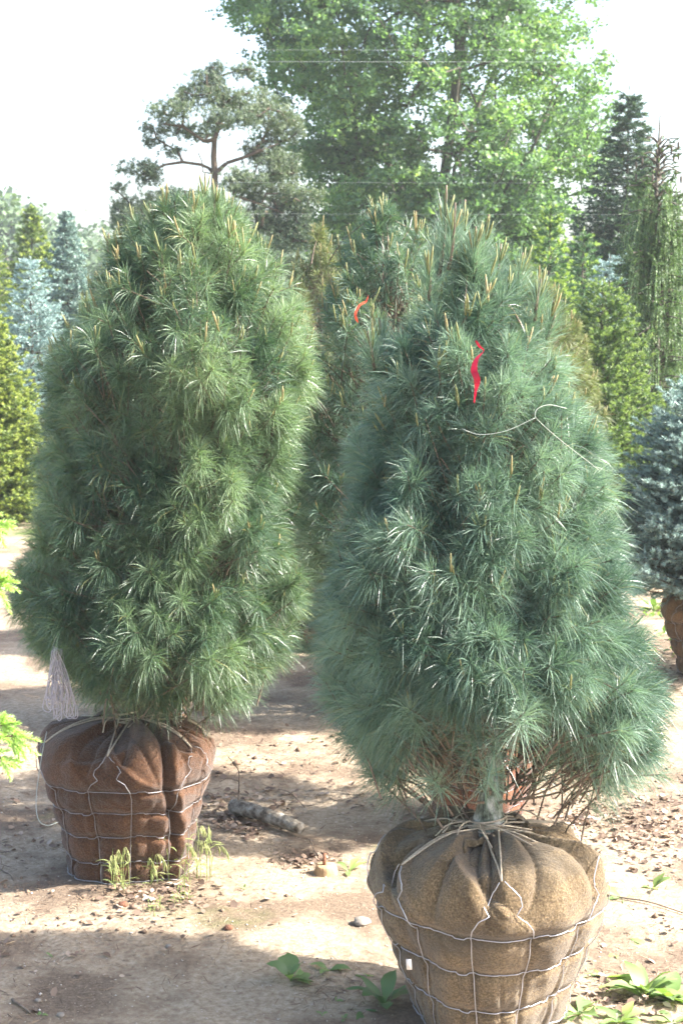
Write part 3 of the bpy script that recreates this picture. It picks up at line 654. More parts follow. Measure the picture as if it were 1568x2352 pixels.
px_conifer('blue_spruce', 70, 588, 25, 1.0, 32, 'pale blue spruce left of the left pine', 'blue_spruce', levels=26, per=9, twig=.26, needle=.038, nw=.014, nn=24, tips=.1, shape=.7)
px_conifer('spruce', -10, 560, 30, 1.0, 33, 'olive spruce cut by the left edge above the pale blue one', 'gold_spruce', levels=24, per=8, twig=.26, needle=.038, nw=.014, nn=24, tips=.4)
px_conifer('spruce', 72, 472, 42, 1.45, 34, 'yellow tinged spruce, the left one of two far spruces under the hazy wood', 'gold_spruce', levels=30, per=9, twig=.42, needle=.08, nw=.035, nn=16, tips=.3, shape=.9)
px_conifer('spruce', 152, 482, 40, 1.15, 35, 'narrow blue green spruce, the right one of two far spruces under the hazy wood', 'blue_spruce_dark', levels=30, per=9, twig=.36, needle=.08, nw=.035, nn=16, tips=.1, shape=.9)
px_conifer('spruce', 1445, 195, 28, 1.75, 36, 'tall dark spruce with pointed top beside the big leafy tree', 'dark_spruce', levels=44, per=12, twig=.34, needle=.055, nw=.022, nn=18, tips=.1, shape=.85, tilt=6)
px_conifer('spruce', 1264, 462, 18, .62, 37, 'bright green tipped spruce with thin leader right of the front pine top', 'bright_spruce', levels=30, per=7, twig=.20, needle=.032, nw=.010, nn=24, tips=.7, shape=.8, tilt=22)
px_conifer('blue_spruce', 1400, 585, 20.5, .70, 38, 'pale blue spruce between the bright tipped and the weeping one', 'blue_spruce', levels=24, per=8, twig=.24, needle=.038, nw=.014, nn=24, tips=.1, shape=.6)
px_conifer('spruce', 1385, 640, 14.5, .72, 39, 'olive spruce with yellow tips beside the upper right of the front pine', 'yew_spruce', levels=34, per=10, twig=.17, needle=.026, nw=.008, nn=26, tips=.6, shape=.5, tilt=20)
px_conifer('spruce', 1340, 520, 22, .85, 40, 'blue green spruce behind the bright tipped one', 'bright_spruce', levels=26, per=8, twig=.24, needle=.038, nw=.014, nn=24, tips=.3, shape=.8)
px_conifer('spruce', 1240, 640, 13.2, .50, 43, 'green spruce just behind the right shoulder of the front pine', 'yew_spruce', levels=28, per=8, twig=.17, needle=.026, nw=.008, nn=26, tips=.3, shape=.6, tilt=20)
# weeping spruce
def weeping():
    p = at(1515, 262, 17); loc = np.array([p[0], 17, 0]); H = p[2]; rg = np.random.default_rng(41)
    e = empty('weeping_spruce', loc, 'weeping spruce with hanging strands and a bare cone-hung top at the right edge', 'weeping spruce', SG)
    B, D, L, A = [], [], [], []; bm = MB(); cones = []
    for i, z in enumerate(np.linspace(.5, H * .93, 70)):
        f = z / H; Rz = .58 * (1 - f) ** .55 + .07
        for b in range(4 if f > .75 else 6):
            th = rg.uniform(0, 6.28); R_ = Rz * rg.uniform(.6, 1.15); s0 = np.array([0, 0, z]); e0 = np.array([math.cos(th) * R_, math.sin(th) * R_, z + rg.uniform(-.02, .12)])
            c = curve([s0, (s0 + e0) / 2 + [0, 0, .05], e0], 4); tube(bm, c, np.linspace(.012, .004, len(c)), 4, cap=False)
            if f > .84: 
                if rg.uniform() < .6: cones.append(e0 + [0, 0, -.03])
                B.append(e0 - .3 * (e0 - s0)); D.append(e0 - s0); L.append(.08); A.append(.3); continue
            for t in range(6):
                u = rg.uniform(.25, 1); q = s0 + (e0 - s0) * u; hl = rg.uniform(.25, .6)
                B.append(q); D.append(np.array([rg.normal(0, .08) + math.cos(th) * .12, rg.normal(0, .08) + math.sin(th) * .12, -1])); L.append(hl); A.append(rg.uniform(.1, .9))
                B.append(q); D.append(e0 - s0 + rg.normal(0, .2, 3)); L.append(.1); A.append(rg.uniform(.1, .7))
    mb = MB(); brushes(mb, np.array(B), np.array(D), np.array(L), 44, .026, .010, rg, np.array(A), ang=32)
    tm = MB(); tube(tm, curve([(0, 0, -.02), (.03, 0, H * .4), (-.02, 0, H * .8), (0, 0, H)], 8), np.linspace(.045, .006, 25), 8)
    T = tm.build('trunk', M['bark'], e, smooth=True); bm.build('branches', M['bark'], T); mb.build('crown', M['weeping'], e)
    cm = MB()
    for c in cones: tube(cm, [c, c + [0, 0, -.02], c + [0, 0, -.05], c + [0, 0, -.08]], [.005, .013, .012, .004], 7)
    cm.build('cones', M['bark'], e, smooth=True)
weeping()
# balled blue spruce at the right edge
def balled_blue():
    p = at(1640, 1450, 10.6); H = at(1560, 850, 10.6)[2]
    x = p[0]; e = conifer('balled_spruce', (x, 10.6, 0), H, .74, 42, 'blue grey spruce on a brown burlap ball at the right edge', 'blue_spruce_dark', zb=.64, levels=26, per=13, twig=.15, needle=.026, nw=.006, nn=34, tips=.35, shape=.38, tilt=18, parent_group=SG)
    ball(e, .33, .58, 9, 'burlap_plain', 'rustwire', R(-80), detail=.5, foldamp=.6)
balled_blue()

# ------------------------------------------------------------------ broadleaf tree, built limb by limb towards its leaf clusters
def grow(stems, targets, rg, sag=.0):
    nodes = []; par = []
    for st in stems:
        prev = -1 if not isinstance(st[0], int) else st[0]
        for p in (st if not isinstance(st[0], int) else st[1]):
            nodes.append(np.asarray(p, float)); par.append(prev); prev = len(nodes) - 1
    c0 = nodes[0]
    order = np.argsort([np.hypot(*(t[:2] - c0[:2])) * 1.0 + .3 * abs(t[2] - c0[2] - 3) for t in targets])
    ends = []
    for i in order:
        t = targets[i]; N = np.array(nodes); d = t - N; dist = np.linalg.norm(d, axis=1) + np.clip(-d[:, 2], 0, None) * 1.2 + .15 * np.linalg.norm(N - c0, axis=1) * 0
        j = int(np.argmin(dist)); L = np.linalg.norm(t - N[j]); k = max(1, int(L / .45)); prev = j
        for s in range(1, k + 1):
            f = s / k; q = N[j] + (t - N[j]) * f; q = q + (rg.normal(0, .05, 3) if s < k else 0) + np.array([0, 0, .08 * L * math.sin(f * 3.14) * (-1 if sag else .6)])
            nodes.append(q); par.append(prev); prev = len(nodes) - 1
        ends.append(prev)
    cnt = np.zeros(len(nodes))
    for e_ in ends: cnt[e_] += 1
    for i in range(len(nodes) - 1, -1, -1):
        if par[i] >= 0: cnt[par[i]] += cnt[i]
    return nodes, par, cnt
def limbs(mb, nodes, par, cnt, k0, pw=.42, k=6, rmax=9):
    for i, p in enumerate(par):
        if p < 0: continue
        r0 = min(rmax, k0 * max(cnt[p], 1) ** pw); r1 = min(rmax, k0 * max(cnt[i], 1) ** pw); r0 = min(r0, r1 * 1.6)
        tube(mb, [nodes[p], nodes[i]], [r0, r1], k, cap=False)
def leaves(mb, C, n, spread, size, rg, tint):
    T = len(C); P = C[:, None] + rg.normal(size=(T, n, 3)) * np.asarray(spread)
    N = unit(rg.normal(size=(T, n, 3)) + np.array([0, 0, .9])); U = unit(np.cross(N, rg.normal(size=(T, n, 3)))); W = np.cross(N, U)
    s = (size * rg.uniform(.6, 1.2, (T, n)))[..., None]
    pts = [P - U * s * .5, P - U * s * .15 + W * s * .42 - N * s * .08, P + U * s * .12 + W * s * .25, P + U * s * .6 - N * s * .12, P + U * s * .12 - W * s * .25, P - U * s * .15 - W * s * .42 - N * s * .08]
    V = np.stack(pts, 2).reshape(-1, 3); k = np.arange(T * n)[:, None] * 6
    q = np.concatenate([k + np.array([0, 1, 2, 3]), k + np.array([0, 3, 4, 5])])
    a = np.clip(tint[:, None] + rg.normal(0, .12, (T, n)), 0, 1); mb.add(V, q, None, np.repeat(a.ravel(), 6))
def maple():
    Y = 35.; rg = np.random.default_rng(51); b = at(1010, 700, Y); loc = np.array([b[0], Y, 0.]); e = empty('broadleaf_tree', loc, 'huge bright green broadleaf tree with several upright stems behind everything', 'tree')
    X = lambda px: (px - 784) / FPX * (Y * CP) - b[0]      # local x near the horizon
    Z = lambda py: at(900, py, Y)[2]
    # crown outline: (pixel row, left, right)
    rows = [(-420, 900, 1150), (-300, 720, 1270), (-180, 600, 1350), (-60, 540, 1400), (40, 515, 1370), (120, 530, 1345), (200, 570, 1395), (280, 590, 1400), (360, 620, 1385), (440, 640, 1340), (520, 690, 1320), (590, 740, 1290), (640, 780, 1260), (680, 820, 1200)]
    zz = np.array([Z(r[0]) for r in rows])[::-1]; lo = np.array([X(r[1]) for r in rows])[::-1]; hi = np.array([X(r[2]) for r in rows])[::-1]
    C = []
    while len(C) < 1230:
        z = rg.uniform(zz[0], zz[-1]); a, c = np.interp(z, zz, lo), np.interp(z, zz, hi); r = (c - a) / 2 - .25; th = rg.uniform(0, 6.28); rho = rg.uniform(0, 1) ** .38
        f = 1 + .10 * vnoise(np.array([th * 2]), np.array([z * 1.2]), 5, 1.6)[0]
        if vnoise(np.array([math.cos(th) * rho * 3 + z * .4]), np.array([math.sin(th) * rho * 3 + z * 1.6]), 8, 1.4)[0] < -.62: continue
        xx = (a + c) / 2 + math.cos(th) * r * rho * f; px_ = 784 + (xx + b[0]) / (Y * CP) * FPX; py_ = 720 - (z - 2.4) / Y * FPX
        if 970 < px_ < 1075 and 300 < py_ < 450 and rg.uniform() < .8: continue
        if 930 < px_ < 1080 and 150 < py_ < 300 and math.sin(th) < .2 and rg.uniform() < .25: continue
        C.append((xx, math.sin(th) * r * rho * f * .9, z + rg.normal(0, .1)))
    C = np.array(C)
    sx = lambda px: X(px)
    st = [[(0, 0, -.05), (.02, 0, 1.2), (.05, 0, 2.2), (sx(1022), 0, Z(560)), (sx(1016), 0, Z(420)), (sx(1028), .1, Z(330)), (sx(1040), .1, Z(230)), (sx(1050), 0, Z(130)), (sx(1040), 0, Z(0)), (sx(1050), 0, Z(-160)), (sx(1040), 0, Z(-300))]]
    br = [(3, [(sx(1035), .3, Z(470)), (sx(1043), .4, Z(380)), (sx(1070), .5, Z(320)), (sx(1100), .6, Z(230)), (sx(1150), .7, Z(120)), (sx(1200), .5, Z(0))]),
          (2, [(sx(960), -.4, Z(560)), (sx(930), -.5, Z(470)), (sx(880), -.5, Z(360)), (sx(840), -.4, Z(240)), (sx(790), -.2, Z(120)), (sx(740), 0, Z(0)), (sx(720), 0, Z(-130))]),
          (2, [(sx(1090), -.6, Z(540)), (sx(1150), -.9, Z(440)), (sx(1210), -1.0, Z(340)), (sx(1260), -1, Z(200))]),
          (2, [(sx(1000), 1.0, Z(520)), (sx(960), 1.6, Z(380)), (sx(940), 2.0, Z(200)), (sx(900), 2, Z(20))])]
    nodes, par, cnt = grow([st[0]] + br, list(C), rg)
    tm = MB(); limbs(tm, nodes[:3], par[:3], cnt, .010, k=10); bm = MB()
    limbs(bm, nodes, [-1 if i < 3 else p for i, p in enumerate(par)], cnt, .0085, k=6)
    T = tm.build('trunk', M['bark'], e, smooth=True); bm.build('limbs', M['bark'], T, smooth=True)
    mb = MB(); tint = np.clip(.42 + .2 * vnoise(C[:, 0], C[:, 2], 3, 1.5) + rg.normal(0, .15, len(C)), .03, .9)
    # each cluster is several small sprays with gaps between
    S = (C[:, None] + rg.normal(size=(len(C), 6, 3)) * np.array([.24, .24, .15])).reshape(-1, 3)
    leaves(mb, S, 29, (.10, .10, .065), .096, rg, np.clip(np.repeat(tint, 6) + rg.normal(0, .1, len(S)), 0, .95))
    mb.build('crown', M['maple'], e)
maple()

# ------------------------------------------------------------------ flat-tiered scots pine
def scots():
    Y = 27.; rg = np.random.default_rng(61); b = at(492, 700, Y); loc = np.array([b[0], Y, 0.]); e = empty('scots_pine', loc, 'grey green pine with flat tiers and a crooked bare trunk above the left pine', 'pine tree')
    def L(px, py, dy=0.): q = at(px, py, Y + dy); return q - loc
    k = Y / FPX
    cl = [(470, 215, 70, 30, 0), (560, 230, 75, 35, .2), (400, 250, 60, 28, -.3), (480, 180, 45, 24, 0), (560, 165, 30, 20, .2), (497, 155, 14, 16, 0), (360, 290, 32, 16, .2), (440, 300, 60, 22, .5), (350, 325, 26, 10, .2), (620, 265, 60, 40, 0), (655, 300, 45, 40, .3), (530, 270, 70, 30, -.5),
          (400, 348, 26, 8, .2), (315, 388, 55, 20, -.1), (335, 408, 30, 12, .3), (270, 432, 14, 8, 0), (600, 350, 50, 35, .3), (640, 380, 50, 45, 0), (560, 415, 55, 32, -.3), (610, 440, 70, 45, .4), (700, 455, 45, 35, 0), (660, 500, 60, 45, .3), (570, 500, 60, 35, 0),
          (400, 455, 80, 25, 0), (300, 480, 50, 35, .2), (350, 500, 70, 40, -.2), (440, 490, 70, 35, .2), (280, 515, 25, 25, 0), (350, 545, 60, 35, .1), (480, 540, 80, 35, -.2), (620, 550, 70, 40, .2), (700, 540, 40, 40, 0), (450, 600, 120, 40, 0), (600, 610, 90, 40, 0)]
    C = []
    for (px, py, rx, ry, dy) in cl:
        n = int(rx * ry / 27) + 6; c = L(px, py, dy); d = unit(rg.normal(size=(n, 3))) * (rg.uniform(.3, 1, (n, 1)) ** .45)
        C.append(c + d * np.array([rx * k, rx * k * .8, ry * k * .72]))
    P = np.vstack(C); D = unit(rg.normal(size=P.shape) * .6 + np.array([0, 0, .8])); mb = MB()
    P = np.repeat(P, 4, 0) + rg.normal(0, .055, (len(P) * 4, 3)); D = unit(np.repeat(D, 4, 0) + rg.normal(0, .5, P.shape))
    tint = np.clip(.35 + .25 * vnoise(P[:, 0], P[:, 2], 4, 5) + rg.normal(0, .15, len(P)), 0, .95)
    tufts(mb, P, D, .05, 16, .062, .008, rg, droop=.02, a_back=80, a_tip=30, tint=np.clip(tint, 0, .95))
    st = [[(0, 0, -.05), L(488, 800), L(495, 620), L(490, 500), L(494, 400), L(491, 360), L(493, 320), L(500, 300), L(520, 250), L(500, 200)]]
    br = [(6, [L(470, 325), L(445, 308), L(420, 290), L(380, 285)]), (4, [L(520, 375), L(560, 362), L(600, 345), L(640, 330)]), (4, [L(478, 385, .1), L(462, 378, .1), L(420, 372, .1), L(380, 378), L(330, 400)]), (3, [L(460, 440), L(400, 440), L(340, 470)]), (3, [L(540, 450), L(600, 470), L(650, 490)]),
          (4, [L(466, 395, -.2), L(464, 370, -.2), L(455, 350, -.2)]), (7, [L(525, 285), L(560, 260), L(600, 262)])]
    sub = [c[::8] for c in C]; nodes, par, cnt = grow([st[0]] + br, list(np.vstack(sub)), rg)
    tm = MB(); tube(tm, [nodes[i] for i in range(8)], [.10, .085, .07, .06, .053, .05, .043, .034], 9, rough=.05); bm = MB()
    limbs(bm, nodes, [-1 if i < 8 else p for i, p in enumerate(par)], cnt, .009, k=5, pw=.4, rmax=.05)
    T = tm.build('trunk', M['scotsbark'], e, smooth=True); bm.build('limbs', M['scotsbark'], T); mb.build('crown', M['scots'], e)
scots()

# ------------------------------------------------------------------ distant wood and hill
def far_wood():
    rg = np.random.default_rng(71); mb = MB(); tm = MB(); C = []; S = []
    for i in range(230):
        Y = rg.uniform(105, 150); x = rg.uniform(-62, 62); px = 784 + x / (Y * CP) * FPX
        top = np.interp(px, [-900, 0, 60, 110, 200, 260, 400, 800, 1000, 2500], [430, 452, 462, 500, 530, 500, 520, 500, 560, 540]) + rg.normal(0, 10)
        H = at(px, top, Y)[2]; C.append((x, Y, H)); 
        tube(tm, [(x, Y, 0), (x, Y, H * .8)], [.25, .08], 5, cap=False)
        n = 26; d = unit(rg.normal(size=(n, 3))); rr = rg.uniform(.4, 1, (n, 1)); w = rg.uniform(1.8, 3.2)
        c = np.array([x, Y, H * .55]); S.append(c + d * rr * np.array([w, w, H * .45]))
    S = np.vstack(S); leaves(mb, S, 26, (.55, .55, .45), .55, rg, rg.uniform(.1, .8, len(S)))
    t = tag(mb.build('far_woodland', M['far']), 'hazy distant wood along the horizon', None, None, 'stuff')
    tm.build('trunks', M['bark'], t)
far_wood()

# ------------------------------------------------------------------ things tied to and hanging from the trees
def ribbon(mb, pts, w, twist, n=10, prof=([0, .15, .5, .9, 1], [.3, .8, 1, .8, .15])):
    c = curve(pts, n); t = unit(np.gradient(c, axis=0)); k = len(c); an = np.interp(np.linspace(0, 1, k), np.linspace(0, 1, len(twist)), twist)
    u0 = unit(np.cross(t, np.array([0, 1., 0]))); v0 = np.cross(t, u0); s = u0 * np.cos(an)[:, None] + v0 * np.sin(an)[:, None]
    W = np.interp(np.linspace(0, 1, k), *prof)[:, None] * w / 2
    V = np.concatenate([c - s * W, c + s * W]); V2 = V + v0.repeat(1, 0).mean(0) * .0004; i = np.arange(k - 1)
    mb.add(V, np.stack([i, i + 1, k + i + 1, k + i], -1))
Yr = Y1 - .60
mb = MB()
ribbon(mb, [at(1092, 782, Yr + .03), at(1100, 795, Yr + .03), at(1110, 806, Yr + .03), at(1094, 824, Yr), at(1088, 850, Yr - .03), at(1095, 872, Yr - .04), at(1092, 896, Yr - .02), at(1088, 925, Yr + .10)], .020, [0, .6, 1.3, .9, .3, .2, .6, 1.2], prof=([0, .1, .33, .45, .55, .75, .86, 1], [.25, .45, .3, .8, 1, .95, .4, .3]))
tag(recenter(mb.build('ribbon', M['ribbon_red'])), 'twisted crimson plastic ribbon tied high on the front right pine', 'ribbon')
mb = MB(); Yq = 7.45 - .52
ribbon(mb, [at(846, 678, Yq + .02), at(840, 692, Yq + .01), at(825, 702, Yq - .02), at(816, 722, Yq - .06), at(822, 742, Yq - .06)], .014, [1.2, .8, .9, .3, .2])
tag(recenter(mb.build('ribbon', M['ribbon_orange'])), 'small orange red ribbon tied to the pine behind, in the gap between the front pines', 'ribbon')
# cords lying over the front pine
mb = MB()
tube(mb, curve([at(1375, 1080, Y1 - .42), at(1330, 1045, Y1 - .50), at(1285, 1010, Y1 - .57), at(1245, 975, Y1 - .62), at(1228, 955, Y1 - .63), at(1235, 938, Y1 - .62), at(1262, 930, Y1 - .60), at(1300, 938, Y1 - .57)], 8), .0008, 5, rough=.2)
tube(mb, curve([at(1060, 985, Y1 - .60), at(1100, 998, Y1 - .63), at(1160, 990, Y1 - .64), at(1228, 960, Y1 - .63)], 8), .0008, 5)
tag(recenter(mb.build('cord', M['cord'])), 'thin white cord looped across the upper front of the right pine', 'cord')
# skein of pale twine hanging at the left pine
mb = MB(); rg = np.random.default_rng(81); Yk = Y2 - .35
for i in range(26):
    x0 = 128 + rg.normal(0, 7); x1 = 134 + rg.uniform(-28, 28); yb = rg.uniform(1600, 1655); o = rg.uniform(-.04, .04)
    pts = [at(x0, 1485 + rg.uniform(0, 12), Yk + o), at((x0 + x1) / 2 + rg.normal(0, 3), 1540, Yk + o), at(x1, 1590, Yk + o), at(x1 + rg.normal(0, 5), yb - 8, Yk + o), at(x1 + rg.uniform(5, 16), yb, Yk + o), at(x1 + rg.uniform(12, 22), yb - 14 - rg.uniform(0, 20), Yk + o), at((x0 + x1) / 2 + rg.uniform(-6, 16), 1545, Yk + o), at(x0 + 6, 1490, Yk + o)]
    tube(mb, curve(pts, 6), .0016, 4)
tag(recenter(mb.build('twine_skein', M['poly_twine'])), 'skein of pale lilac twine strands hanging under the left pine by its root ball', 'twine')
# loop of white cord beside the left ball
mb = MB(); g = [at(108, 1680, Y2 - .2), at(96, 1740, Y2 - .25), at(84, 1830, Y2 - .3), at(88, 1880, Y2 - .38), at(108, 1896, Y2 - .4), at(135, 1888, Y2 - .38)]
tube(mb, curve(g, 8), .0018, 5)
tag(recenter(mb.build('cord', M['cord'])), 'white cord drooping in a loop left of the dark brown root ball', 'cord')
# little tag on the wire of the front ball
mb = MB(); c = at(938, 2215, Y1 - .36); w, h = .011, .017
V = [c + np.array([dx, dyy, dz]) for dyy in (-.003, .003) for dx, dz in ((-w * .8, h), (w * .8, h), (w, -h), (-w * .6, -h))]
mb.add(V, [(0, 1, 2, 3), (7, 6, 5, 4), (0, 4, 5, 1), (1, 5, 6, 2), (2, 6, 7, 3), (3, 7, 4, 0)])
tag(recenter(mb.build('plastic_tag', M['tagwhite'])), 'small blank white tag hooked on the wire of the tan root ball', 'tag')

# ------------------------------------------------------------------ overhead wires
mb = MB(); Yw = 24
for (ya, yb, r) in ((112, 118, .0012), (138, 146, .0021), (412, 428, .0008), (484, 500, .0008)):
    pts = [at(px, ya + (yb - ya) * (px + 3000) / 8000 , Yw) for px in np.linspace(-3000, 5000, 30)]
    w = MB(); tube(w, pts, r, 5); o = w.build('overhead_wire', M['bright_wire'])
    tag(o, {112: 'topmost overhead wire crossing the big leafy tree', 138: 'second overhead wire, thickest, just below the topmost', 412: 'faint thin overhead wire low across the big leafy tree', 484: 'lowest overhead wire, just above the pine tops'}[ya], 'wire', 'overhead wires')

# ------------------------------------------------------------------ light green spruce whose sprigs enter at the left edge
def young():
    rg = np.random.default_rng(91); Y = 4.0; x = -1.62; loc = np.array([x, Y, 0.]); e = empty('young_spruce', loc, 'light green spruce whose fresh sprigs reach in at the left edge', 'spruce tree')
    tm = MB(); tube(tm, curve([(0, 0, -.02), (.01, 0, .9), (0, 0, 2.1)], 8), np.linspace(.035, .006, 17), 8)
    B, D, L, A = [], [], [], []; bm = MB()
    def branch(s0, e0, sprigs):
        c = curve([s0, (s0 + e0) / 2 + [0, 0, .04], e0], 6); tube(bm, c, np.linspace(.012, .004, len(c)), 6, cap=False)
        d = unit(e0 - s0); sd = unit(np.cross(d, [0, 0, 1.]))
        for u in np.arange(.15, .98, .07):
            p = c[int(u * (len(c) - 1))]
            for sg in (-1, 1):
                t = unit(d * .8 + sd * sg * .7 + rg.normal(0, .12, 3)); l_ = rg.uniform(.06, .12)
                B.append(p); D.append(t); L.append(l_); A.append(rg.uniform(.0, .5)); B.append(p + t * l_); D.append(unit(t + [0, 0, -.2])); L.append(rg.uniform(.035, .06)); A.append(rg.uniform(.5, 1))
        for (dx, dz, ln, dy) in sprigs:
            t = unit(np.array([dx, dy, dz])); B.append(e0); D.append(t); L.append(ln); A.append(rg.uniform(.6, 1))
    for z in np.linspace(.25, 1.9, 12):
        for k in range(5):
            th = rg.uniform(0, 6.28); r = .62 * (1 - z / 2.3) + .1
            if math.cos(th) > .2: r = min(r, .5)
            branch(np.array([0, 0, z]), np.array([math.cos(th) * r, math.sin(th) * r, z + .05]), [(math.cos(th), 0, .06, math.sin(th))])
    def reach(px, py, sprigs):
        q = at(px, py, Y) - loc; branch(np.array([0, 0, q[2] - .12]), q, sprigs)
    reach(-15, 1205, [(1, .25, .05, 0), (1, .0, .05, .3), (.6, -1, .055, 0), (.9, -.4, .04, -.4)])
    reach(-8, 1335, [(1, .1, .05, 0), (1, -.35, .055, .2), (.5, -1, .075, 0), (.9, .5, .035, -.3), (.8, -.2, .05, -.5)])
    reach(5, 1665, [(1, -.3, .055, 0), (1, -.6, .06, .3), (.5, -1, .07, 0), (.9, .3, .05, -.3), (.8, -.2, .05, -.5), (.2, 1, .03, 0)])
    reach(30, 1690, [(1, -.05, .065, 0), (.75, -.6, .075, .3), (.6, -1, .06, 0), (.4, -1, .05, -.3)])
    reach(2, 1740, [(1, -.1, .05, 0), (1, -.45, .05, .2), (.5, -1, .05, 0)])
    mb = MB(); brushes(mb, np.array(B), np.array(D), np.array(L), 130, .015, .0034, rg, np.array(A), ang=50, droop=.15)
    T = tm.build('trunk', M['bark'], e, smooth=True); bm.build('branches', M['twigbark'], T); mb.build('foliage', M['sprig'], e)
young()

# ------------------------------------------------------------------ plants on the ground
def leaf(mb, base, d, ln, wd, rg, arch=.5, a=.5, n=7):
    d = unit(d); h = unit(np.array([d[0], d[1], 0]) + 1e-6); sd = np.array([-h[1], h[0], 0]); el = math.asin(np.clip(d[2], -1, 1))
    t = np.linspace(0, 1, n); pts = [np.array(base, float)]
    for i in range(1, n):
        e_ = el - arch * t[i] * 1.6; pts.append(pts[-1] + (h * math.cos(e_) + np.array([0, 0, math.sin(e_)])) * ln / (n - 1))
    pts = np.array(pts); w = wd / 2 * np.array([.12, .30, .85, 1, .85, .5, .02]) if n == 7 else wd / 2 * np.sin(t * 3.1)
    tw = rg.normal(0, .2); up = np.array([0, 0, 1.]); L_ = pts + (sd * math.cos(tw) + up * (math.sin(tw) + .25)) * w[:, None] + rg.normal(0, wd * .03, (n, 3)) * 2.2; R_ = pts + (-sd * math.cos(tw) + up * (-math.sin(tw) + .25)) * w[:, None] + rg.normal(0, wd * .03, (n, 3))
    V = np.concatenate([L_, pts, R_]); i = np.arange(n - 1)
    mb.add(V, np.concatenate([np.stack([i, i + 1, n + i + 1, n + i], -1), np.stack([n + i, n + i + 1, 2 * n + i + 1, 2 * n + i], -1)]), None, a)
def weed(px, py, size, n, seed, label, el=(15, 65), wd=.35, tall=0.0, a=(.2, .8)):
    rg = np.random.default_rng(seed); g = ground(px, py); g[2] = gh(g[0], g[1]) - .003; mb = MB()
    if tall: tube(mb, [g, g + [rg.normal(0, .01), 0, tall]], [.003, .002], 5, a=.5)
    for i in range(n):
        th = i * 2.4 + rg.normal(0, .3); e_ = R(rg.uniform(*el)); ln = size * rg.uniform(.6, 1.1); b = g + np.array([0, 0, tall * rg.uniform(.3, 1)])
        leaf(mb, b, (math.cos(th) * math.cos(e_), math.sin(th) * math.cos(e_), math.sin(e_)), ln, ln * wd * rg.uniform(.8, 1.2), rg, arch=rg.uniform(.3, .8), a=rg.uniform(*a))
    o = recenter(mb.build('weed', M['weed'])); return tag(o, label, 'weed', 'broadleaf weeds on the sand')
weed(668, 2250, .11, 7, 1, 'broadleaf weed with upright cupped leaves left of the tan root ball', el=(10, 75), wd=.55, tall=.02)
weed(755, 2228, .085, 4, 2, 'small weed with one upright leaf beside a cupped broadleaf weed', el=(20, 85), wd=.4)
weed(800, 2005, .11, 4, 3, 'weed with two long arching leaves beside the cut stump', el=(35, 60), wd=.3, a=(.6, .95))
weed(880, 2300, .16, 8, 4, 'dark broadleaf weed against the lower left of the tan root ball', el=(20, 80), wd=.35, a=(.0, .35))
weed(830, 2312, .15, 3, 5, 'low weed with long flat leaves pointing left before the tan root ball', el=(3, 20), wd=.3, a=(.0, .35))
weed(1430, 2065, .14, 5, 6, 'weed with thin pale leaves right of the tan root ball top', el=(5, 50), wd=.25, a=(.6, .95))
weed(1500, 2045, .10, 4, 7, 'weed with small upright oval leaves above the long twig', el=(30, 80), wd=.35, a=(.6, .95))
weed(1440, 2150, .14, 3, 8, 'flat lying long leaf weed halfway down the right side', el=(0, 15), wd=.25, a=(.6, .95))
weed(1385, 2235, .13, 6, 9, 'weed with low spread leaves close to the right flank of the tan root ball', el=(5, 35), wd=.3, a=(.5, .95))
weed(1480, 2275, .16, 20, 10, 'biggest leafy rosette weed at the lower right', el=(15, 80), wd=.33, a=(.4, .95))
weed(1540, 2285, .145, 14, 11, 'leafy weed cut by the lower right edge', el=(10, 60), wd=.4, a=(.4, .95))
weed(1330, 2320, .14, 12, 12, 'leafy weed at the bottom right foot of the tan root ball', el=(10, 60), wd=.35, a=(.4, .95))
weed(1425, 2340, .12, 12, 13, 'weed at the bottom edge between the two leafy rosettes', el=(5, 50), wd=.35, a=(.4, .95))
weed(1545, 2335, .09, 7, 14, 'small weed in the bottom right corner', el=(15, 70), wd=.4, a=(.4, .95))
weed(1412, 2190, .035, 6, 15, 'tiny weed on bare sand right of the tan root ball', el=(10, 60), a=(.6, .95))
weed(1470, 1500, .13, 9, 16, 'far green weed between the front right pine and the balled spruce', el=(15, 70), a=(.3, .9))
weed(1500, 1400, .20, 14, 17, 'far weed clump left of the brown ball at the right edge', el=(15, 80), a=(.3, .9))
weed(1495, 1560, .10, 6, 18, 'far weed below the brown ball at the right edge', el=(15, 60), a=(.3, .9))
weed(205, 1615, .05, 5, 19, 'tiny weed on lit sand behind the left root ball', a=(.5, .9))
weed(200, 1865, .05, 5, 20, 'small weed in shade beside the dark brown root ball', a=(.1, .4))
weed(1530, 1345, .22, 14, 24, 'far weed clump beyond the brown ball at the right edge', el=(25, 80), a=(.5, .95))
# little seedlings in the lower frame
for i, (px, py) in enumerate([(770, 2290), (790, 2330), (845, 2240), (740, 2320), (120, 2195), (95, 2330), (560, 2050), (720, 1700)]):
    weed(px, py, .03, 5, 40 + i, ['tiny seedling left of the dark broadleaf weed', 'tiny seedling at the bottom edge before the tan root ball', 'tiny seedling touching the left side of the tan root ball', 'tiny seedling left of the flat lying weed', 'tiny seedling on lit sand at lower left', 'tiny seedling in the bottom left corner', 'tiny seedling on sand right of the drooping grass', 'tiny seedling on far sand between the pines'][i], a=(.3, .9))
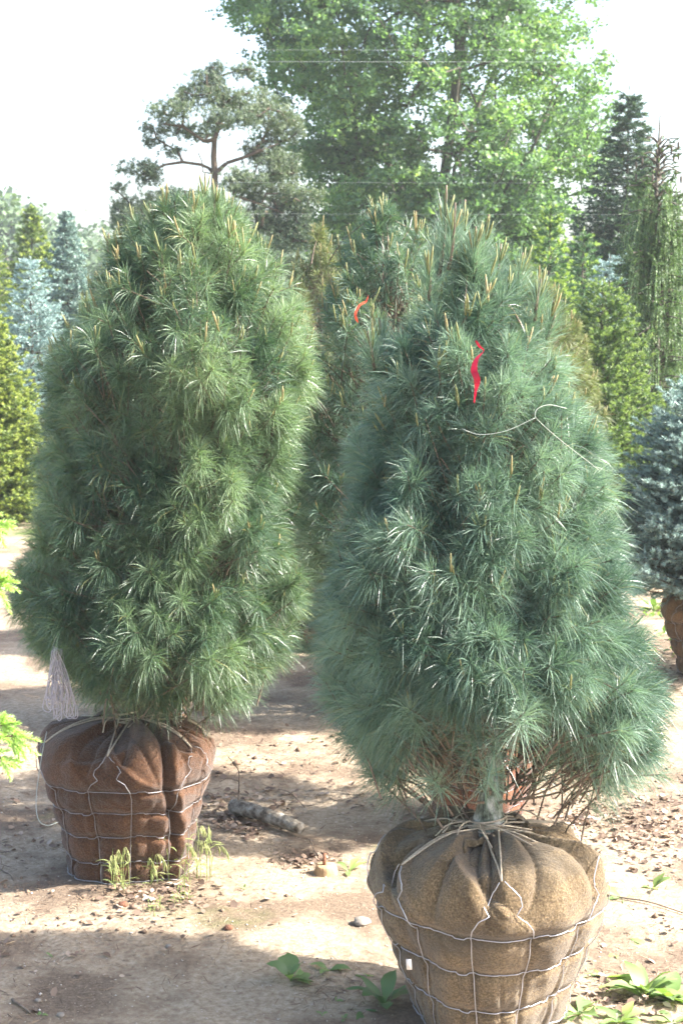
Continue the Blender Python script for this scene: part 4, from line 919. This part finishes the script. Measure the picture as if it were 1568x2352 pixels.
# drooping grass tufts beside the left ball
def grass_tuft(px, py, n, h, seed, label, heads=True, lean=0.):
    rg = np.random.default_rng(seed); g = ground(px, py); g[2] = gh(g[0], g[1]); mb = MB()
    for i in range(n):
        b = g + np.array([rg.normal(0, .025), rg.normal(0, .025), 0]); th = rg.uniform(0, 6.28); H = h * rg.uniform(.5, 1.05)
        d = np.array([math.cos(th) + lean, math.sin(th), 0]) * .16; top = b + d * H + [0, 0, H]
        c = curve([b, b + d * .2 * H + [0, 0, H * .5], top], 5); tube(mb, c, np.linspace(.0016, .0009, len(c)), 4, a=rg.uniform(.2, .6), cap=False)
        for k in range(3): leaf(mb, c[rg.integers(0, len(c) - 3)], (math.cos(th + k * 2), math.sin(th + k * 2), 1.6), h * rg.uniform(.25, .5), .007, rg, arch=.9, a=rg.uniform(.2, .9))
        if heads and rg.uniform() < .75:
            for k in range(9):
                s = top + unit(d + [0, 0, .01]) * .012 * k * .5 + [0, 0, .004 * k - .0009 * k * k]; dd = np.array([rg.normal(.15, .15), rg.normal(0, .15), -1]); e_ = s + unit(dd) * rg.uniform(.03, .06)
                tube(mb, [s, (s + e_) / 2 + [.003, 0, 0], e_], [.0007, .0022, .0006], 4, a=rg.uniform(.6, 1), cap=False)
    return tag(recenter(mb.build('grass_tuft', M['grass'])), label, 'grass tuft', 'grass tufts by the left root ball')
grass_tuft(272, 2050, 9, .20, 1, 'grass tuft in front of the dark brown root ball, leftmost of its row')
grass_tuft(345, 2035, 7, .19, 2, 'grass tuft at the ragged seam of the dark brown root ball')
grass_tuft(400, 2035, 5, .23, 3, 'grass tuft with drooping seed heads just right of the dark brown root ball', lean=.4)
grass_tuft(462, 2025, 7, .25, 4, 'tallest drooping grass tuft, rightmost beside the dark brown root ball', lean=.3)
grass_tuft(415, 2085, 5, .10, 5, 'short grass tuft on the sand below the drooping seed heads', heads=False)
grass_tuft(350, 2105, 6, .07, 6, 'shortest grass tuft among the debris before the dark brown root ball', heads=False)

# ------------------------------------------------------------------ log, stump, stones, cones, twigs
rg = np.random.default_rng(7)
a_, b_ = ground(535, 1868), ground(690, 1915); e = empty('log', (a_ + b_) / 2, 'short weathered grey log lying between the two pines', 'log')
a_[2] = .035; b_[2] = .028; mid = (a_ + b_) / 2; mid[2] = .04; lm = MB(); c = curve([a_, a_ * .5 + mid * .5 + [0, 0, .004], mid, b_], 6); tube(lm, c, np.interp(np.linspace(0, 1, len(c)), [0, .1, .5, .9, 1], [.036, .038, .034, .032, .028]), 14, rough=.08)
base_e = np.array(e.location); shift(lm, base_e).build('log_bark', M['log'], e, smooth=True)
sm = MB(); p0 = c[2] + [0, 0, .03]
tube(sm, curve([p0, p0 + [.005, 0, .1], p0 + [0, 0, .16], p0 + [-.045, 0, .22]], 5), np.linspace(.004, .0018, 16), 5); tube(sm, curve([p0 + [.003, 0, .1], p0 + [-.05, 0, .115], p0 + [-.09, .02, .09]], 5), .002, 4)
shift(sm, base_e).build('side_twig', M['twigbark'], e)
g = ground(748, 2012); st = empty('stump', g, 'small cut stump with an upright broken peg', 'stump')
mb = MB(); th = np.linspace(0, 2 * math.pi, 20, endpoint=False)
tube(mb, [(0, 0, -.02), (0, 0, .01), (.002, 0, .03), (.004, 0, .046), (.004, 0, .05)], [.054, .05, .048, .046, .040], 12, rough=.10, seed=4); mb.build('stump_body', M['wood'], st, smooth=False)
mb = MB(); tube(mb, [(-.008, 0, .045), (-.006, 0, .075), (-.004, .002, .10)], [.008, .007, .008], 7, rough=.2); mb.build('peg', M['cone'], st)
def lump(name, px, py, r, mat, label, cat, sq=.7, seed=0, group=None):
    rg = np.random.default_rng(seed); g = ground(px, py); g[2] = gh(g[0], g[1]) + r * sq * .6; n = 9; k = 12
    z = np.cos(np.linspace(.05, 3.09, n)); mb = MB(); s = np.sqrt(1 - z ** 2)
    tube(mb, np.stack([0 * z + g[0], 0 * z + g[1], g[2] + z * r * sq], -1), s * r, k, rough=.18, seed=seed)
    return tag(recenter(mb.build(name, M[mat], smooth=True)), label, cat, group)
lump('pine_cone', 525, 2147, .018, 'cone', 'reddish brown cone lying on lit sand', 'pine cone', .6, 1)
lump('pine_cone', 283, 2092, .021, 'cone', 'reddish brown cone among debris before the dark brown root ball', 'pine cone', .55, 2)
lump('pine_cone', 308, 2097, .016, 'litter', 'dull brown cone just right of the reddish one among debris', 'pine cone', .6, 3)
lump('stone', 388, 2182, .012, 'stone', 'small dark stone at the shadow edge below the lit sand', 'stone', .6, 4, 'stones')
lump('stone', 140, 2333, .014, 'stone', 'brown grey stone near the bottom left corner', 'stone', .6, 5, 'stones')
lump('stone', 88, 2298, .012, 'stone', 'pale grey stone left of the brown grey one at lower left', 'stone', .6, 6, 'stones')
lump('stone', 830, 2130, .035, 'stone', 'pale stone touching the left flank of the tan root ball', 'stone', .5, 7, 'stones')
lump('dirt_clod', 1552, 2250, .03, 'bark', 'dark dirt clod on lit sand at the right edge', 'dirt clod', .5, 8)
def twig(px0, py0, px1, py1, r, label, lift=.01, seed=0):
    rg = np.random.default_rng(seed); a, b = ground(px0, py0), ground(px1, py1); a[2] = gh(a[0], a[1]) + r; b[2] = gh(b[0], b[1]) + r; m = (a + b) / 2 + rg.normal(0, .01, 3); m[2] = max(lift, r)
    mb = MB(); c = curve([a, (a + m) / 2 + rg.normal(0, .004, 3) * [1, 1, 0], m, b], 5); tube(mb, c, np.linspace(r, r * .6, len(c)), 6, rough=.1)
    tag(recenter(mb.build('twig', M['twigbark'])), label, 'twig', 'twigs on the ground')
twig(1390, 2058, 1600, 2105, .004, 'long straight brown twig running right from the tan root ball', .012, 1)
twig(30, 2300, 72, 2330, .006, 'short dark twig at lower left', .008, 2)
twig(0, 2000, 32, 2030, .003, 'bent twig at the left edge beside the dark brown root ball', .02, 3)
twig(410, 1877, 500, 1875, .003, 'thin pale twig ending at the leaf pile', .01, 4)
twig(700, 1850, 640, 1815, .003, 'forked dark twig beyond the log', .03, 5)
twig(320, 2125, 400, 2127, .003, 'pale stick below the cones', .008, 6)
twig(480, 2128, 590, 2140, .0022, 'thin twig above the lone cone', .005, 7)
twig(715, 1930, 728, 1975, .004, 'upright leaning stick beside the stump', .05, 8)

# ------------------------------------------------------------------ uncounted scatter
def mask(x, y, seed): return vnoise(x, y, seed, 1.6) + .5 * vnoise(x, y, seed + 1, 5)
def ballmask(x, y):
    ok = np.ones(len(x), bool)
    for (bx, by, r) in ((loc1[0], Y1, .30), (loc2[0], Y2, .30)): ok &= np.hypot(x - bx, y - by) > r
    return ok
def scatter(n, x0, x1, y0, y1, seed, thr=None):
    rg = np.random.default_rng(seed); x = rg.uniform(x0, x1, n); y = y0 + (y1 - y0) * rg.uniform(0, 1, n) ** 1.3
    k = ballmask(x, y)
    if thr is not None: k &= mask(x, y, 21) + rg.normal(0, .3, n) > thr
    x, y = x[k], y[k]; return x, y, gh(x, y), rg
x, y, z, rg = scatter(26000, -1.9, 2.4, 4.7, 13, 5)
n = len(x); s = rg.lognormal(-6.1, .45, n).clip(.0010, .008); c = np.stack([x, y, z + s * .3], -1)
o6 = np.array([[1, 0, 0], [0, 1, 0], [-1, 0, 0], [0, -1, 0], [0, 0, .7], [0, 0, -.5]]); V = c[:, None] + o6 * s[:, None, None] * rg.uniform(.6, 1.3, (n, 6, 1))
k = np.arange(n)[:, None, None] * 6; tri = np.array([[0, 1, 4], [1, 2, 4], [2, 3, 4], [3, 0, 4], [1, 0, 5], [2, 1, 5], [3, 2, 5], [0, 3, 5]])
mb = MB(); mb.add(V.reshape(-1, 3), None, (k + tri).reshape(-1, 3), np.repeat(rg.uniform(0, 1, n), 6)); tag(mb.build('gravel', M['pebbles']), 'fine grit and pebbles on the sand', None, None, 'stuff')
def leaf_scatter(n, box, seed, thr, size, name, mat, label, long=1.0, extra=()):
    x, y, z, rg = scatter(n, *box, seed, thr); 
    for (px, py, m, r) in extra:
        g = ground(px, py); x = np.concatenate([x, g[0] + rg.normal(0, r, m)]); y = np.concatenate([y, g[1] + rg.normal(0, r, m)])
    k0 = ballmask(x, y); x, y = x[k0], y[k0]
    z = gh(x, y); n = len(x); s = size * rg.uniform(.5, 1.3, n); th = rg.uniform(0, 6.28, n); U = np.stack([np.cos(th), np.sin(th), rg.normal(0, .25, n)], -1); W = np.stack([-np.sin(th), np.cos(th), rg.normal(0, .4, n)], -1); N = np.array([0, 0, 1.])
    c = np.stack([x, y, z + .35 * size * rg.uniform(.2, 1, n) / max(1, long * .5)], -1); s = s[:, None]; wd = 1 / long
    pts = [c - U * s * .5, c - U * s * .2 + W * s * .3 * wd + N * s * .15 * wd, c + U * s * .2 + W * s * .3 * wd + N * s * .12 * wd, c + U * s * .5 + N * s * .1 * wd, c + U * s * .2 - W * s * .3 * wd + N * s * .15 * wd, c - U * s * .2 - W * s * .3 * wd + N * s * .1 * wd]
    V = np.stack(pts, 1).reshape(-1, 3); k = np.arange(n)[:, None] * 6; mb = MB(); mb.add(V, np.concatenate([k + [0, 1, 2, 3], k + [0, 3, 4, 5]]), None, np.repeat(rg.uniform(0, 1, n), 6))
    return tag(mb.build(name, M[mat]), label, None, None, 'stuff')
leaf_scatter(2200, (-1.8, 2.4, 5, 13), 9, .35, .032, 'leaf_litter', 'litter', 'curled dead leaves strewn over the dirt',
             extra=[(530, 1880, 130, .07), (560, 1905, 70, .06), (480, 1850, 110, .10), (700, 1975, 90, .06), (1400, 1860, 180, .16), (1480, 1920, 160, .14), (1340, 1880, 80, .1), (330, 2065, 60, .07), (1520, 1850, 100, .15), (830, 1830, 60, .12), (1440, 2290, 90, .10), (1550, 1560, 160, .35), (1000, 1870, 120, .12), (1450, 1960, 120, .2), (600, 1840, 80, .12), (420, 2080, 60, .12)])
leaf_scatter(16000, (-1.9, 2.4, 4.7, 12), 10, -.1, .055, 'dry_needles', 'debris', 'fallen dry needles and twiglets scattered on the sand', long=14, extra=[(350, 2070, 500, .12), (560, 1880, 500, .18), (700, 1970, 500, .1), (1440, 1900, 800, .25), (1440, 2270, 300, .1), (770, 2270, 250, .1), (600, 1760, 300, .2)])
x, y, z, rg = scatter(2600, -1.8, 2.6, 6.0, 13, 15, .55)
n = len(x); s = rg.lognormal(-4.75, .45, n).clip(.004, .028); c = np.stack([x, y, z + s * .2], -1)
V = c[:, None] + o6 * s[:, None, None] * rg.uniform(.5, 1.4, (n, 6, 1)); k = np.arange(n)[:, None, None] * 6
mb = MB(); mb.add(V.reshape(-1, 3), None, (k + tri).reshape(-1, 3), np.repeat(rg.uniform(0, .6, n), 6)); tag(mb.build('soil_clods', M['debris']), 'dark crumbs and clods of soil on the disturbed patches', None, None, 'stuff')
def ground_cover():
    rg = np.random.default_rng(77); n = 9000; x = rg.uniform(-12, 14, n); y = rg.uniform(9.5, 26, n); k = (vnoise(x, y, 31, 1.1) + rg.normal(0, .25, n) > np.where(y > 14, -.4, .25)) & ((x > 1.2) | (y > 20.0)); x, y = x[k], y[k]
    C = np.stack([x, y, gh(x, y) + .03], -1); mb = MB(); leaves(mb, C, 9, (.05, .05, .025), .05, rg, rg.uniform(.2, 1, len(C))); tag(mb.build('ground_cover', M['weed']), 'low green weeds covering the ground among the far rows', None, None, 'stuff')
ground_cover()

# ------------------------------------------------------------------ air
if HAZE:
    mb = MB(); x0, x1, y0, y1, z0, z1 = -90, 90, -20, 170, -1, 22
    V = [(x, y, z) for z in (z0, z1) for x, y in ((x0, y0), (x1, y0), (x1, y1), (x0, y1))]
    mb.add(V, [(3, 2, 1, 0), (4, 5, 6, 7), (0, 1, 5, 4), (1, 2, 6, 5), (2, 3, 7, 6), (3, 0, 4, 7)])
    m = bpy.data.materials.new('haze'); m.use_nodes = True; nn_ = m.node_tree.nodes; nn_.remove(nn_['Principled BSDF']); v = nn_.new('ShaderNodeVolumePrincipled')
    v.inputs['Color'].default_value = (.88, .94, 1, 1); v.inputs['Density'].default_value = HAZE; v.inputs['Anisotropy'].default_value = .2
    m.node_tree.links.new(v.outputs[0], nn_['Material Output'].inputs['Volume'])
    tag(mb.build('haze', m), 'pale summer haze', None, None, 'stuff')
